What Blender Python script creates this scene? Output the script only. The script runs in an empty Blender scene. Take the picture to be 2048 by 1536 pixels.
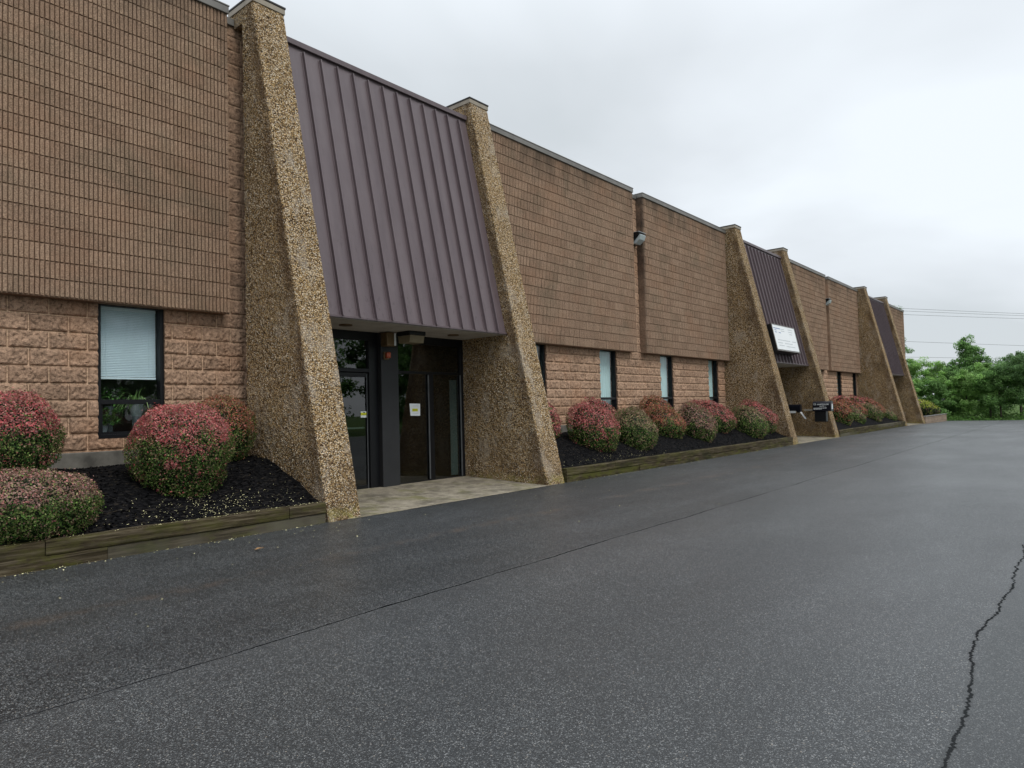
import bpy, math, random
import numpy as np
from mathutils import Vector, Matrix
R = math.radians
rng = np.random.default_rng(7)
scene = bpy.context.scene
COL = scene.collection

# ------------------------------------------------------------------ helpers
def link(o):
    COL.objects.link(o); return o

def tag(o, label=None, cat=None, group=None, kind=None):
    if label: o['label'] = label
    if cat: o['category'] = cat
    if group: o['group'] = group
    if kind: o['kind'] = kind
    return o

def empty(name, loc, label=None, cat=None, group=None):
    o = bpy.data.objects.new(name, None); link(o)
    o.location = loc; o.empty_display_size = .1
    return tag(o, label, cat, group)

def mk(name, V, F, mat, parent=None, smooth=False, colors=None, local=False):
    """one mesh object. V (n,3) in world coordinates (or local to the parent when local=True)."""
    me = bpy.data.meshes.new(name)
    V = np.asarray(V, dtype=np.float32).reshape(-1, 3)
    if isinstance(F, np.ndarray):
        nf, k = F.shape
        me.vertices.add(len(V)); me.vertices.foreach_set('co', V.ravel())
        me.loops.add(nf * k); me.polygons.add(nf)
        me.loops.foreach_set('vertex_index', F.astype(np.int32).ravel())
        me.polygons.foreach_set('loop_start', np.arange(0, nf * k, k, dtype=np.int32))
        me.update(calc_edges=True)
    else:
        me.from_pydata([tuple(map(float, v)) for v in V], [], [tuple(f) for f in F]); me.update()
    if colors is not None:      # per face colour
        ca = me.color_attributes.new('Col', 'FLOAT_COLOR', 'CORNER')
        k = F.shape[1]
        c = np.ones((len(F), k, 4), dtype=np.float32); c[:, :, :3] = colors[:, None, :]
        ca.data.foreach_set('color', c.ravel())
    me.validate()
    me.polygons.foreach_set('use_smooth', np.full(len(me.polygons), bool(smooth)))
    if mat: me.materials.append(mat)
    o = bpy.data.objects.new(name, me); link(o)
    if parent is not None:
        o.parent = parent
        if parent.type == 'EMPTY' and not local:
            o.matrix_parent_inverse = Matrix.Translation(-Vector(parent.location))
    return o

class MB:
    """collects boxes, prisms and tubes into one mesh"""
    def __init__(s): s.V = []; s.F = []
    def add(s, V, F):
        n = len(s.V); s.V += [tuple(v) for v in V]; s.F += [tuple(i + n for i in f) for f in F]; return s
    def box(s, x0, x1, y0, y1, z0, z1, c=0.0):
        if c <= 0:
            V = [(x, y, z) for x in (x0, x1) for y in (y0, y1) for z in (z0, z1)]
            F = [(0, 1, 3, 2), (4, 6, 7, 5), (0, 4, 5, 1), (2, 3, 7, 6), (0, 2, 6, 4), (1, 5, 7, 3)]
            return s.add(V, F)
        V = []; idx = {}
        for i, x in enumerate((x0, x1)):
            for j, y in enumerate((y0, y1)):
                for k, z in enumerate((z0, z1)):
                    sx = c if i == 0 else -c; sy = c if j == 0 else -c; sz = c if k == 0 else -c
                    idx[i, j, k, 0] = len(V); V.append((x, y + sy, z + sz))
                    idx[i, j, k, 1] = len(V); V.append((x + sx, y, z + sz))
                    idx[i, j, k, 2] = len(V); V.append((x + sx, y + sy, z))
        F = []
        for i in (0, 1):
            F.append([idx[i, 0, 0, 0], idx[i, 0, 1, 0], idx[i, 1, 1, 0], idx[i, 1, 0, 0]])
            F.append([idx[0, i, 0, 1], idx[1, i, 0, 1], idx[1, i, 1, 1], idx[0, i, 1, 1]])
            F.append([idx[0, 0, i, 2], idx[0, 1, i, 2], idx[1, 1, i, 2], idx[1, 0, i, 2]])
        for i in (0, 1):
            for j in (0, 1):
                F.append([idx[i, j, 0, 0], idx[i, j, 1, 0], idx[i, j, 1, 1], idx[i, j, 0, 1]])
                F.append([idx[i, 0, j, 0], idx[i, 1, j, 0], idx[i, 1, j, 2], idx[i, 0, j, 2]])
                F.append([idx[0, i, j, 1], idx[1, i, j, 1], idx[1, i, j, 2], idx[0, i, j, 2]])
                for k in (0, 1):
                    F.append([idx[i, j, k, 0], idx[i, j, k, 1], idx[i, j, k, 2]])
        return s.add(V, F)
    def prism(s, poly, x0, x1, axis=0):
        n = len(poly); V = []
        for x in (x0, x1):
            for a, b in poly:
                V.append((x, a, b) if axis == 0 else (a, x, b) if axis == 1 else (a, b, x))
        F = [tuple(range(n)), tuple(range(2 * n - 1, n - 1, -1))]
        for i in range(n):
            j = (i + 1) % n; F.append((i, i + n, j + n, j))
        return s.add(V, F)
    def tube(s, pts, r, n=8, cap=True):
        pts = [Vector(p) for p in pts]; rr = r if hasattr(r, '__len__') else [r] * len(pts)
        V = []; F = []; up = Vector((0, 0, 1))
        for i, p in enumerate(pts):
            d = (pts[min(i + 1, len(pts) - 1)] - pts[max(i - 1, 0)]).normalized()
            a = d.cross(up) if abs(d.dot(up)) < .95 else d.cross(Vector((1, 0, 0)))
            a.normalize(); b = d.cross(a)
            for k in range(n):
                t = 2 * math.pi * k / n; V.append(p + (a * math.cos(t) + b * math.sin(t)) * rr[i])
        for i in range(len(pts) - 1):
            for k in range(n):
                F.append((i * n + k, i * n + (k + 1) % n, (i + 1) * n + (k + 1) % n, (i + 1) * n + k))
        if cap: F.append(tuple(range(n))[::-1]); F.append(tuple(range(len(V) - n, len(V))))
        return s.add(V, F)
    def build(s, name, mat, parent=None, smooth=False, local=False):
        o = mk(name, s.V, s.F, mat, parent, smooth, local=local)
        import bmesh
        bm = bmesh.new(); bm.from_mesh(o.data); bmesh.ops.recalc_face_normals(bm, faces=bm.faces); bm.to_mesh(o.data); bm.free()
        return o

def grid_faces(nu, nv):
    i = np.arange((nu - 1) * (nv - 1)); a = i // (nv - 1); b = i % (nv - 1)
    q = a * nv + b
    return np.stack([q, q + nv, q + nv + 1, q + 1], 1)

_tab = rng.random((64, 64, 64)).astype(np.float32)
def noise3(P, s, seed=0):
    """value noise 0..1 at points P (n,3), feature size s metres"""
    q = P / s + np.array([13.7, 41.3, 7.9]) * (seed + 1) + 6400.0
    i = np.floor(q).astype(int); f = q - i; f = f * f * (3 - 2 * f)
    i &= 63; j = (i + 1) & 63
    r = 0
    for a in (0, 1):
        for b in (0, 1):
            for c in (0, 1):
                w = (f[:, 0] if a else 1 - f[:, 0]) * (f[:, 1] if b else 1 - f[:, 1]) * (f[:, 2] if c else 1 - f[:, 2])
                r = r + w * _tab[(j if a else i)[:, 0], (j if b else i)[:, 1], (j if c else i)[:, 2]]
    return r

# ------------------------------------------------------------------ materials
class NT:
    def __init__(s, name):
        s.m = bpy.data.materials.new(name); s.m.use_nodes = True
        s.t = s.m.node_tree; s.t.nodes.clear()
        s.out = s.t.nodes.new('ShaderNodeOutputMaterial')
        s.b = s.t.nodes.new('ShaderNodeBsdfPrincipled'); s.l(s.b.outputs[0], s.out.inputs[0])
        s.co = None
    def l(s, a, b): s.t.links.new(a, b)
    def n(s, typ, **k):
        o = s.t.nodes.new(typ)
        for a, v in k.items(): setattr(o, a, v)
        return o
    def obj(s):
        if s.co is None: s.co = s.n('ShaderNodeTexCoord').outputs['Object']
        return s.co
    def mapping(s, scale=(1, 1, 1), loc=(0, 0, 0), rot=(0, 0, 0), src=None):
        m = s.n('ShaderNodeMapping'); s.l(src or s.obj(), m.inputs[0])
        m.inputs['Scale'].default_value = scale; m.inputs['Location'].default_value = loc; m.inputs['Rotation'].default_value = rot
        return m.outputs[0]
    def noise(s, scale, detail=4, rough=.55, src=None, dist=0):
        o = s.n('ShaderNodeTexNoise'); o.inputs['Scale'].default_value = scale; o.inputs['Detail'].default_value = detail
        o.inputs['Roughness'].default_value = rough; o.inputs['Distortion'].default_value = dist
        s.l(src or s.obj(), o.inputs['Vector']); return o.outputs['Fac']
    def vor(s, scale, src=None, feature='F1'):
        o = s.n('ShaderNodeTexVoronoi', feature=feature); o.inputs['Scale'].default_value = scale
        s.l(src or s.obj(), o.inputs['Vector']); return o
    def ramp(s, fac, stops, interp='LINEAR'):
        o = s.n('ShaderNodeValToRGB'); cr = o.color_ramp; cr.interpolation = interp
        while len(cr.elements) < len(stops): cr.elements.new(.5)
        for e, (p, c) in zip(cr.elements, stops):
            e.position = p; e.color = (c, c, c, 1) if not hasattr(c, '__len__') else (*c, 1)
        s.l(fac, o.inputs[0]); return o.outputs[0]
    def math(s, op, a, b=None, c=None, clamp=False):
        o = s.n('ShaderNodeMath', operation=op, use_clamp=clamp)
        for i, v in enumerate((a, b, c)):
            if v is None: continue
            if isinstance(v, (int, float)): o.inputs[i].default_value = v
            else: s.l(v, o.inputs[i])
        return o.outputs[0]
    def mix(s, fac, a, b, mode='MIX'):
        o = s.n('ShaderNodeMix', data_type='RGBA', blend_type=mode)
        for sock, v in ((o.inputs[0], fac), (o.inputs[6], a), (o.inputs[7], b)):
            if isinstance(v, (int, float)): sock.default_value = v
            elif isinstance(v, tuple): sock.default_value = (*v, 1)
            else: s.l(v, sock)
        return o.outputs[2]
    def sep(s, v):
        o = s.n('ShaderNodeSeparateXYZ'); s.l(v, o.inputs[0]); return o.outputs
    def comb(s, x=0., y=0., z=0.):
        o = s.n('ShaderNodeCombineXYZ')
        for i, v in enumerate((x, y, z)):
            if isinstance(v, (int, float)): o.inputs[i].default_value = v
            else: s.l(v, o.inputs[i])
        return o.outputs[0]
    def base(s, c):
        if isinstance(c, tuple): s.b.inputs['Base Color'].default_value = (*c, 1)
        else: s.l(c, s.b.inputs['Base Color'])
    def rough(s, r, spec=.5, metal=0):
        if isinstance(r, (int, float)): s.b.inputs['Roughness'].default_value = r
        else: s.l(r, s.b.inputs['Roughness'])
        s.b.inputs['Specular IOR Level'].default_value = spec; s.b.inputs['Metallic'].default_value = metal
    def bump(s, h, strength=.5, dist=.01):
        o = s.n('ShaderNodeBump'); o.inputs['Strength'].default_value = strength; o.inputs['Distance'].default_value = dist
        s.l(h, o.inputs['Height']); s.l(o.outputs[0], s.b.inputs['Normal'])

def simple(name, c, r=.6, spec=.5, metal=0, vary=.15, sc=6, bump=0.0):
    t = NT(name); n = t.noise(sc, 5)
    f = t.ramp(n, [(.3, 1 - vary), (.7, 1 + vary * .6)])
    t.base(t.mix(1.0, tuple(c), f, 'MULTIPLY')); t.rough(r, spec, metal)
    if bump: t.bump(t.noise(sc * 12, 3), bump, .003)
    return t.m

def m_aggregate(name, tone=(1, 1, 1), dark=.25, cell=58):
    t = NT(name)
    v = t.vor(cell); c = t.sep(v.outputs['Color'])
    col = t.ramp(c[0], [(0, (.11, .07, .04)), (.14, (.36, .25, .12)), (.34, (.55, .42, .24)), (.52, (.68, .57, .40)),
                        (.66, (.24, .16, .10)), (.75, (.78, .72, .60)), (.88, (.52, .37, .18)), (.95, (.03, .025, .02))], 'CONSTANT')
    gap = t.ramp(v.outputs['Distance'], [(.38, 1.0), (.66, .26)])
    v2 = t.vor(cell * 2.1); c2 = t.sep(v2.outputs['Color'])
    fine = t.ramp(c2[1], [(0, .65), (1, 1.3)])
    col = t.mix(1.0, col, gap, 'MULTIPLY'); col = t.mix(1.0, col, fine, 'MULTIPLY')
    # weathering: soot streaks and pale lichen patches
    w = t.noise(1.1, 6, .62, dist=.4)
    col = t.mix(t.ramp(w, [(.50, 0.0), (.68, dark)]), col, (.045, .034, .026))
    w2 = t.noise(3.3, 6, .7, src=t.mapping((1, 1, .5), (3, 7, 2)))
    col = t.mix(t.ramp(w2, [(.54, 0.0), (.64, .42)]), col, (.42, .40, .36))
    w3 = t.noise(.7, 4, .6, src=t.mapping((1, 1, 1), (9, 2, 5)))
    col = t.mix(t.ramp(w3, [(.45, 0.0), (.7, .15)]), col, (.34, .25, .13))
    z = t.sep(t.obj())[2]
    low = t.math('MULTIPLY', t.ramp(t.math('DIVIDE', z, 1.2), [(.0, .75), (.8, 0.0)]), t.ramp(t.noise(2.2, 5), [(.45, 0.0), (.62, .8)]))
    col = t.mix(low, col, (.07, .05, .035))
    foot = t.math('MULTIPLY', t.ramp(t.math('DIVIDE', z, .25), [(.1, .55), (.9, 0.0)]), t.ramp(t.noise(9, 4), [(.42, 0.0), (.6, 1.0)]))
    col = t.mix(foot, col, (.30, .30, .09))
    q = t.sep(t.obj())       # rain-wash streak that runs down each flank just behind the front arris
    df = t.math('ADD', t.math('SUBTRACT', q[1], t.math('MULTIPLY', q[2], .225)), 2.17)
    df = t.math('ADD', df, t.math('MULTIPLY', t.math('SUBTRACT', t.noise(1.6, 5, .6), .5), .22))
    sk = t.math('MULTIPLY', t.ramp(df, [(.02, 0.0), (.07, 1.0), (.16, .8), (.30, 0.0)]), t.ramp(t.noise(1.3, 4, .6, src=t.mapping((1, 1, .8), (8, 8, 1))), [(.38, .15), (.58, .72)]))
    col = t.mix(sk, col, (.085, .055, .035))
    col = t.mix(1.0, col, tuple(tone), 'MULTIPLY')
    t.base(col); t.rough(.9, .1)
    h = t.math('ADD', t.ramp(v.outputs['Distance'], [(0, 1.0), (.7, 0.0)]), t.math('MULTIPLY', c[1], .5))
    h = t.math('ADD', h, t.math('MULTIPLY', t.noise(18, 4), .8))
    t.bump(h, .9, .012)
    return t.m

def brick(t, x0, z0, mortar=.006, c1=(.36, .235, .15), c2=(.30, .19, .12), cm=(.46, .32, .21), w=.4064, smooth=.1):
    s = t.sep(t.obj()); src = t.comb(t.math('SUBTRACT', s[0], x0), t.math('SUBTRACT', s[2], z0), 0)
    o = t.n('ShaderNodeTexBrick'); o.inputs['Scale'].default_value = 1
    o.inputs['Brick Width'].default_value = w; o.inputs['Row Height'].default_value = .2032
    o.inputs['Mortar Size'].default_value = mortar; o.inputs['Mortar Smooth'].default_value = smooth
    for k, c in (('Color1', c1), ('Color2', c2), ('Mortar', cm)): o.inputs[k].default_value = (*c, 1)
    t.l(src, o.inputs['Vector']); return o

WX0, WZ0 = .0606, .952          # phase of the split-face blocks
def m_split():
    t = NT('split_face_block')
    o = brick(t, WX0, WZ0, .0065, (.455, .30, .205), (.355, .232, .158), (.62, .43, .29))
    col = o.outputs['Color']
    n1 = t.noise(26, 6, .68)
    col = t.mix(1.0, col, t.ramp(n1, [(.34, .34), (.47, .90), (.70, 1.35)]), 'MULTIPLY')
    g = t.noise(95, 3, .6)
    col = t.mix(1.0, col, t.ramp(g, [(.32, .74), (.68, 1.22)]), 'MULTIPLY')
    st = t.noise(1.7, 6, .65, dist=.6)
    col = t.mix(t.ramp(st, [(.52, 0.0), (.75, .38)]), col, (.10, .075, .055))
    rd = t.noise(.9, 5, .6, src=t.mapping((1, 1, 1), (4, 3, 9)))
    col = t.mix(t.ramp(rd, [(.5, 0.0), (.72, .35)]), col, (.45, .22, .11))
    t.base(col); t.rough(.95, .08)
    h = t.math('ADD', t.math('MULTIPLY', t.noise(38, 6, .7), 1.0), t.math('MULTIPLY', g, .4))
    h = t.math('MULTIPLY', h, t.math('SUBTRACT', 1.0, o.outputs['Fac']))
    t.bump(h, .9, .012)
    return t.m

def m_rib():
    t = NT('ribbed_block')
    o = brick(t, 0.02, 2.76, .0012, (.335, .230, .160), (.272, .182, .126), (.13, .095, .07), smooth=.3)
    col = o.outputs['Color']
    n1 = t.noise(60, 4, .7)
    col = t.mix(1.0, col, t.ramp(n1, [(.32, .45), (.50, 1.0), (.68, 1.55)]), 'MULTIPLY')
    st = t.noise(1.3, 7, .68, dist=.8)
    col = t.mix(t.ramp(st, [(.50, 0.0), (.72, .42)]), col, (.13, .115, .078))
    rd = t.noise(.8, 5, .6, src=t.mapping((1, 1, 1.4), (14, 3, 9)))
    col = t.mix(t.ramp(rd, [(.5, 0.0), (.7, .25)]), col, (.36, .19, .11))
    # run-off soot below the coping and down the exposed panel ends
    s = t.sep(t.obj())
    top = t.ramp(t.math('SUBTRACT', s[2], 6.0), [(.25, 0.0), (1.0, .75)])
    top = t.math('MULTIPLY', top, t.ramp(t.noise(1.5, 5, .7, src=t.mapping((1.6, 1, .5))), [(.40, 0.0), (.62, .9)]))
    col = t.mix(top, col, (.055, .047, .038))
    e = t.math('ABSOLUTE', t.math('SUBTRACT', s[0], 16.60))
    e = t.ramp(e, [(.02, .95), (.16, 0.0)])
    e = t.math('MULTIPLY', e, t.ramp(t.noise(1.1, 6, .7, src=t.mapping((1, 1, .7), (2, 1, 0))), [(.34, .25), (.55, 1.0)]))
    e = t.math('MULTIPLY', e, t.ramp(t.math('DIVIDE', s[2], 8.0), [(.38, .15), (.75, 1.0)]))
    col = t.mix(e, col, (.03, .027, .026))
    t.base(col); t.rough(.95, .07)
    t.bump(t.noise(110, 5, .7), .9, .006)
    return t.m

def m_asphalt():
    t = NT('asphalt')
    v = t.vor(215); c = t.sep(v.outputs['Color'])
    col = t.ramp(c[0], [(0, (.004, .005, .006)), (.32, (.015, .018, .021)), (.58, (.040, .046, .050)), (.78, (.108, .114, .116)), (.94, (.27, .275, .275))], 'CONSTANT')
    v2 = t.vor(95); c2 = t.sep(v2.outputs['Color'])
    spot = t.ramp(c2[0], [(.0, 0.0), (.88, 0.0), (.92, .75)])
    near = t.ramp(v2.outputs['Distance'], [(.25, 1.0), (.42, 0.0)])
    col = t.mix(t.math('MULTIPLY', spot, near), col, t.ramp(c2[1], [(0, (.20, .20, .19)), (.7, (.38, .37, .34)), (1, (.5, .42, .33))]))
    v3 = t.vor(130, src=t.mapping((1, 1, 1), (.5, .3, 0))); pit = t.math('MULTIPLY', t.ramp(t.sep(v3.outputs['Color'])[0], [(.62, 0.0), (.70, .85)]), t.ramp(v3.outputs['Distance'], [(.3, 1.0), (.5, 0.0)]))
    col = t.mix(pit, col, (.004, .004, .005))
    big = t.noise(.22, 5, .6)
    col = t.mix(1.0, col, t.ramp(big, [(.32, .80), (.68, 1.22)]), 'MULTIPLY')
    med = t.noise(3.0, 6, .7)
    col = t.mix(1.0, col, t.ramp(med, [(.3, .84), (.7, 1.16)]), 'MULTIPLY')
    s = t.sep(t.obj()); x, y = s[0], s[1]
    # brownish gravel trail close to the kerb timbers
    wob = t.math('MULTIPLY', t.math('SUBTRACT', t.noise(.8, 3, src=t.comb(x, 0, 0)), .5), .35)
    d = t.math('ABSOLUTE', t.math('ADD', t.math('ADD', y, 3.95), wob))
    tr = t.math('MULTIPLY', t.ramp(d, [(.0, .5), (.16, 0.0)]), t.ramp(t.noise(2.2, 5, .7), [(.48, 0.0), (.62, 1.0)]))
    tr = t.math('MULTIPLY', tr, t.ramp(c[1], [(.35, 0.0), (.6, 1.0)]))
    col = t.mix(tr, col, (.17, .11, .07))
    def crack(y0, amp, amp2, w, lo, hi, keep, k):
        q = t.comb(x, k, 0)
        wv = t.math('MULTIPLY', t.math('SUBTRACT', t.noise(.75, 2, .5, src=q), .5), amp)
        wv = t.math('ADD', wv, t.math('MULTIPLY', t.math('SUBTRACT', t.noise(7.0, 8, .75, src=q), .5), amp2))
        dd = t.math('ABSOLUTE', t.math('ADD', t.math('SUBTRACT', y, y0), wv))
        wid = t.math('MULTIPLY', w, t.ramp(t.noise(5, 4, .7, src=t.comb(x, k + 5, 0)), [(.3, .35), (.7, 1.7)]))
        m = t.math('SUBTRACT', 1.0, t.math('DIVIDE', dd, wid), clamp=True)
        m = t.math('MULTIPLY', t.math('MULTIPLY', m, 4.0, clamp=True), keep, clamp=True)
        g = t.math('MULTIPLY', t.math('GREATER_THAN', x, lo), t.math('LESS_THAN', x, hi))
        return t.math('MULTIPLY', m, g)
    keep = t.ramp(t.noise(.9, 4, .6, src=t.comb(x, 3, 0)), [(.30, .35), (.5, 1.0)])
    c1 = crack(-5.64, .10, .06, .0085, .2, 60, keep, 0)
    c2_ = crack(-8.86, .30, .13, .0075, 1.5, 7.6, 1.0, 20)
    c3 = crack(-8.86, .30, .13, .020, 1.5, 7.6, .35, 20)
    lip = crack(-5.62, .10, .07, .05, .2, 60, .12, 0)
    col = t.mix(t.math('MAXIMUM', t.math('MAXIMUM', c1, c2_), t.math('MULTIPLY', c3, .9)), col, (.004, .004, .005))
    col = t.mix(lip, col, (.02, .021, .023))
    lane = t.noise(1.0, 4, .6, src=t.mapping((.10, 1.1, 1), (0, 3, 0)))
    col = t.mix(1.0, col, t.ramp(lane, [(.32, .80), (.68, 1.22)]), 'MULTIPLY')
    old = t.math('MULTIPLY', t.ramp(t.math('SUBTRACT', -8.84, y), [(.0, 0.0), (.05, 1.0)]), .42)
    col = t.mix(old, col, (.008, .012, .012))
    # the strip beyond the long seam is mixed slightly paler
    far = t.math('MULTIPLY', t.ramp(t.math('ADD', t.math('MULTIPLY', y, -1.0), -5.6), [(.0, 0.0), (.04, 1.0)]), .24)
    col = t.mix(far, col, (.085, .088, .09))
    t.base(col)
    rr = t.ramp(t.noise(.35, 5, .6, src=t.mapping((1, 2.2, 1))), [(.35, .44), (.65, .60)])
    t.rough(rr, .2)
    t.l(t.math('MULTIPLY', t.math('SUBTRACT', 1.0, t.math('MAXIMUM', c1, c2_)), .2), t.b.inputs['Specular IOR Level'])
    h = t.math('ADD', t.ramp(v.outputs['Distance'], [(0, 1.0), (.6, 0.0)]), t.math('MULTIPLY', t.noise(40, 4), .7))
    h = t.math('SUBTRACT', h, t.math('MULTIPLY', t.math('MAXIMUM', c1, c2_), 3.0))
    t.bump(h, .5, .006)
    t.l(t.math('MULTIPLY', t.math('SUBTRACT', 1.0, t.math('MAXIMUM', c1, c2_)), .44), t.b.inputs['Coat Weight']); t.b.inputs['Coat Roughness'].default_value = .38; t.b.inputs['Coat IOR'].default_value = 1.5
    return t.m

def m_concrete():
    t = NT('concrete')
    col = t.ramp(t.noise(6, 6, .7), [(.3, (.17, .145, .11)), (.55, (.29, .255, .195)), (.75, (.37, .33, .26))])
    col = t.mix(t.ramp(t.noise(1.6, 6, .7), [(.50, 0.0), (.64, .65)]), col, (.15, .145, .05))
    col = t.mix(t.ramp(t.noise(2.3, 5, .7, src=t.mapping((1, 1, 1), (5, 1, 1))), [(.48, 0.0), (.62, .65)]), col, (.085, .075, .06))
    v = t.vor(170); col = t.mix(1.0, col, t.ramp(t.sep(v.outputs['Color'])[0], [(0, .8), (1, 1.18)]), 'MULTIPLY')
    s = t.sep(t.obj()); j = t.math('ABSOLUTE', t.math('SUBTRACT', t.math('FRACT', t.math('DIVIDE', s[0], 1.98)), .76))
    col = t.mix(t.ramp(j, [(.0, .8), (.006, 0.0)]), col, (.05, .045, .035))
    t.base(col); t.rough(.85, .15); t.bump(t.noise(120, 3), .4, .003); return t.m

def m_timber():
    t = NT('mossy_timber')
    info = t.n('ShaderNodeObjectInfo').outputs['Random']
    src = t.mapping((.9, 9, 16)); shift = t.n('ShaderNodeVectorMath', operation='ADD'); t.l(src, shift.inputs[0])
    t.l(t.comb(t.math('MULTIPLY', info, 37.0), 0, 0), shift.inputs[1])
    g = t.noise(2.2, 7, .7, src=shift.outputs[0], dist=.5)
    col = t.ramp(g, [(.30, (.020, .015, .009)), (.48, (.078, .060, .034)), (.66, (.19, .155, .105))])
    tn = t.noise(1.4, 5, .65, src=shift.outputs[0])
    col = t.mix(1.0, col, t.ramp(tn, [(.3, .28), (.7, .95)]), 'MULTIPLY')
    ms = t.noise(3.1, 7, .75, src=t.mapping((.8, 1, 2), (2, 0, 0)))
    zz_ = t.sep(t.obj())[2]
    mk_ = t.math('MULTIPLY', t.ramp(ms, [(.46, 0.0), (.60, 1.0)]), t.ramp(t.math('DIVIDE', zz_, .25), [(.40, .75), (.55, .38)]))
    col = t.mix(mk_, col, (.085, .088, .018))
    ms2 = t.noise(1.2, 5, .7, src=t.mapping((.8, 1, 2), (7, 0, 0)))
    col = t.mix(t.ramp(ms2, [(.52, 0.0), (.66, .6)]), col, (.020, .024, .010))
    gr = t.math('MULTIPLY', t.math('GREATER_THAN', info, .85), t.ramp(t.noise(1.1, 4), [(.4, .2), (.6, .75)]))
    col = t.mix(gr, col, (.12, .11, .085))
    k = t.vor(3.2, src=t.mapping((.8, 1, 2.6))); col = t.mix(t.ramp(k.outputs['Distance'], [(.03, .85), (.10, 0.0)]), col, (.02, .015, .01))
    t.base(col); t.rough(.9, .1); t.bump(g, .8, .006); return t.m

def m_metal():
    t = NT('bronze_metal')
    n = t.noise(2.0, 5, .6, src=t.mapping((3, 1, .35)))
    col = t.ramp(n, [(.3, (.098, .072, .079)), (.7, (.134, .102, .108))])
    d = t.noise(9, 5, .7, src=t.mapping((1.4, 1, .8)))
    z = t.sep(t.obj())[2]
    d2 = t.math('MULTIPLY', t.ramp(d, [(.58, 0.0), (.66, .5)]), t.ramp(t.math('DIVIDE', z, 7.0), [(.40, 1.0), (.62, .15)]))
    col = t.mix(d2, col, (.045, .028, .03))
    t.base(col); t.rough(t.ramp(t.noise(3, 4), [(.3, .38), (.7, .5)]), .5, 0.0)
    t.bump(t.math('ADD', t.noise(1.6, 2, src=t.mapping((2, 1, 1.4))), t.math('MULTIPLY', t.noise(7, 2, src=t.mapping((2, 1, .5))), .12)), .45, .02); return t.m

def m_glass(name, tint=(1, 1, 1), refl=1.0):
    t = NT(name); t.t.nodes.remove(t.b)
    tr = t.n('ShaderNodeBsdfTransparent'); tr.inputs[0].default_value = (*tint, 1)
    gl = t.n('ShaderNodeBsdfGlossy'); gl.inputs['Roughness'].default_value = .012
    fr = t.n('ShaderNodeFresnel'); fr.inputs['IOR'].default_value = 1.52
    bp = t.n('ShaderNodeBump'); bp.inputs['Strength'].default_value = .05; bp.inputs['Distance'].default_value = .01
    t.l(t.noise(1.3, 1), bp.inputs['Height']); t.l(bp.outputs[0], gl.inputs['Normal'])
    mx = t.n('ShaderNodeMixShader'); t.l(t.math('MULTIPLY', t.math('MULTIPLY', fr.outputs[0], 1.9 * refl, clamp=True), t.math('SUBTRACT', 1.0, t.n('ShaderNodeNewGeometry').outputs['Backfacing'])), mx.inputs[0])
    t.l(tr.outputs[0], mx.inputs[1]); t.l(gl.outputs[0], mx.inputs[2]); t.l(mx.outputs[0], t.out.inputs[0])
    return t.m

def m_leaf(name='leaf', trans=.25, spec=.14):
    t = NT(name)
    a = t.n('ShaderNodeAttribute', attribute_name='Col').outputs['Color']
    t.base(a); t.rough(.5, spec)
    tl = t.n('ShaderNodeBsdfTranslucent'); t.l(a, tl.inputs[0])
    mx = t.n('ShaderNodeMixShader'); mx.inputs[0].default_value = trans
    t.l(t.b.outputs[0], mx.inputs[1]); t.l(tl.outputs[0], mx.inputs[2]); t.l(mx.outputs[0], t.out.inputs[0])
    return t.m

def m_mulch():
    t = NT('black_mulch'); v = t.vor(55, src=t.mapping((.5, 1, 1), rot=(0, 0, .6))); c = t.sep(v.outputs['Color'])
    t.base(t.ramp(c[0], [(0, (.003, .003, .0035)), (.6, (.007, .007, .008)), (.93, (.018, .017, .017)), (1, (.035, .028, .02))]))
    t.rough(.9, .06); t.bump(t.math('ADD', v.outputs['Distance'], t.noise(25, 4)), 1.0, .02); return t.m

def m_grass():
    t = NT('grass_ground')
    c = t.ramp(t.noise(.9, 7, .7), [(.3, (.03, .055, .012)), (.6, (.07, .12, .025)), (.8, (.13, .16, .05))])
    t.base(c); t.rough(.95, .15); t.bump(t.noise(30, 4), .8, .03); return t.m

def m_bark():
    t = NT('bark'); n = t.noise(5, 6, .7, src=t.mapping((4, 4, .8)))
    t.base(t.ramp(n, [(.3, (.035, .028, .022)), (.7, (.12, .10, .08))])); t.rough(.9, .2); t.bump(n, .8, .02); return t.m

def m_soffit():
    t = NT('soffit_board'); s = t.sep(t.obj())
    f = t.math('FRACT', t.math('DIVIDE', s[1], .10)); g = t.ramp(f, [(.0, .35), (.06, 1.0), (.94, 1.0), (1, .35)])
    c = t.mix(1.0, t.ramp(t.noise(3, 4), [(.3, (.42, .38, .33)), (.7, (.55, .51, .46))]), g, 'MULTIPLY')
    t.base(c); t.rough(.7, .3); return t.m

def m_screenblock():
    t = NT('tan_planter_block')
    o = brick(t, 43.9, .02, .006, (.30, .23, .17), (.22, .165, .12), (.12, .10, .08))
    t.base(t.mix(1.0, o.outputs['Color'], t.ramp(t.noise(14, 5), [(.3, .7), (.7, 1.25)]), 'MULTIPLY')); t.rough(.9, .2)
    t.bump(t.noise(30, 4), .6, .01); return t.m

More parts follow.
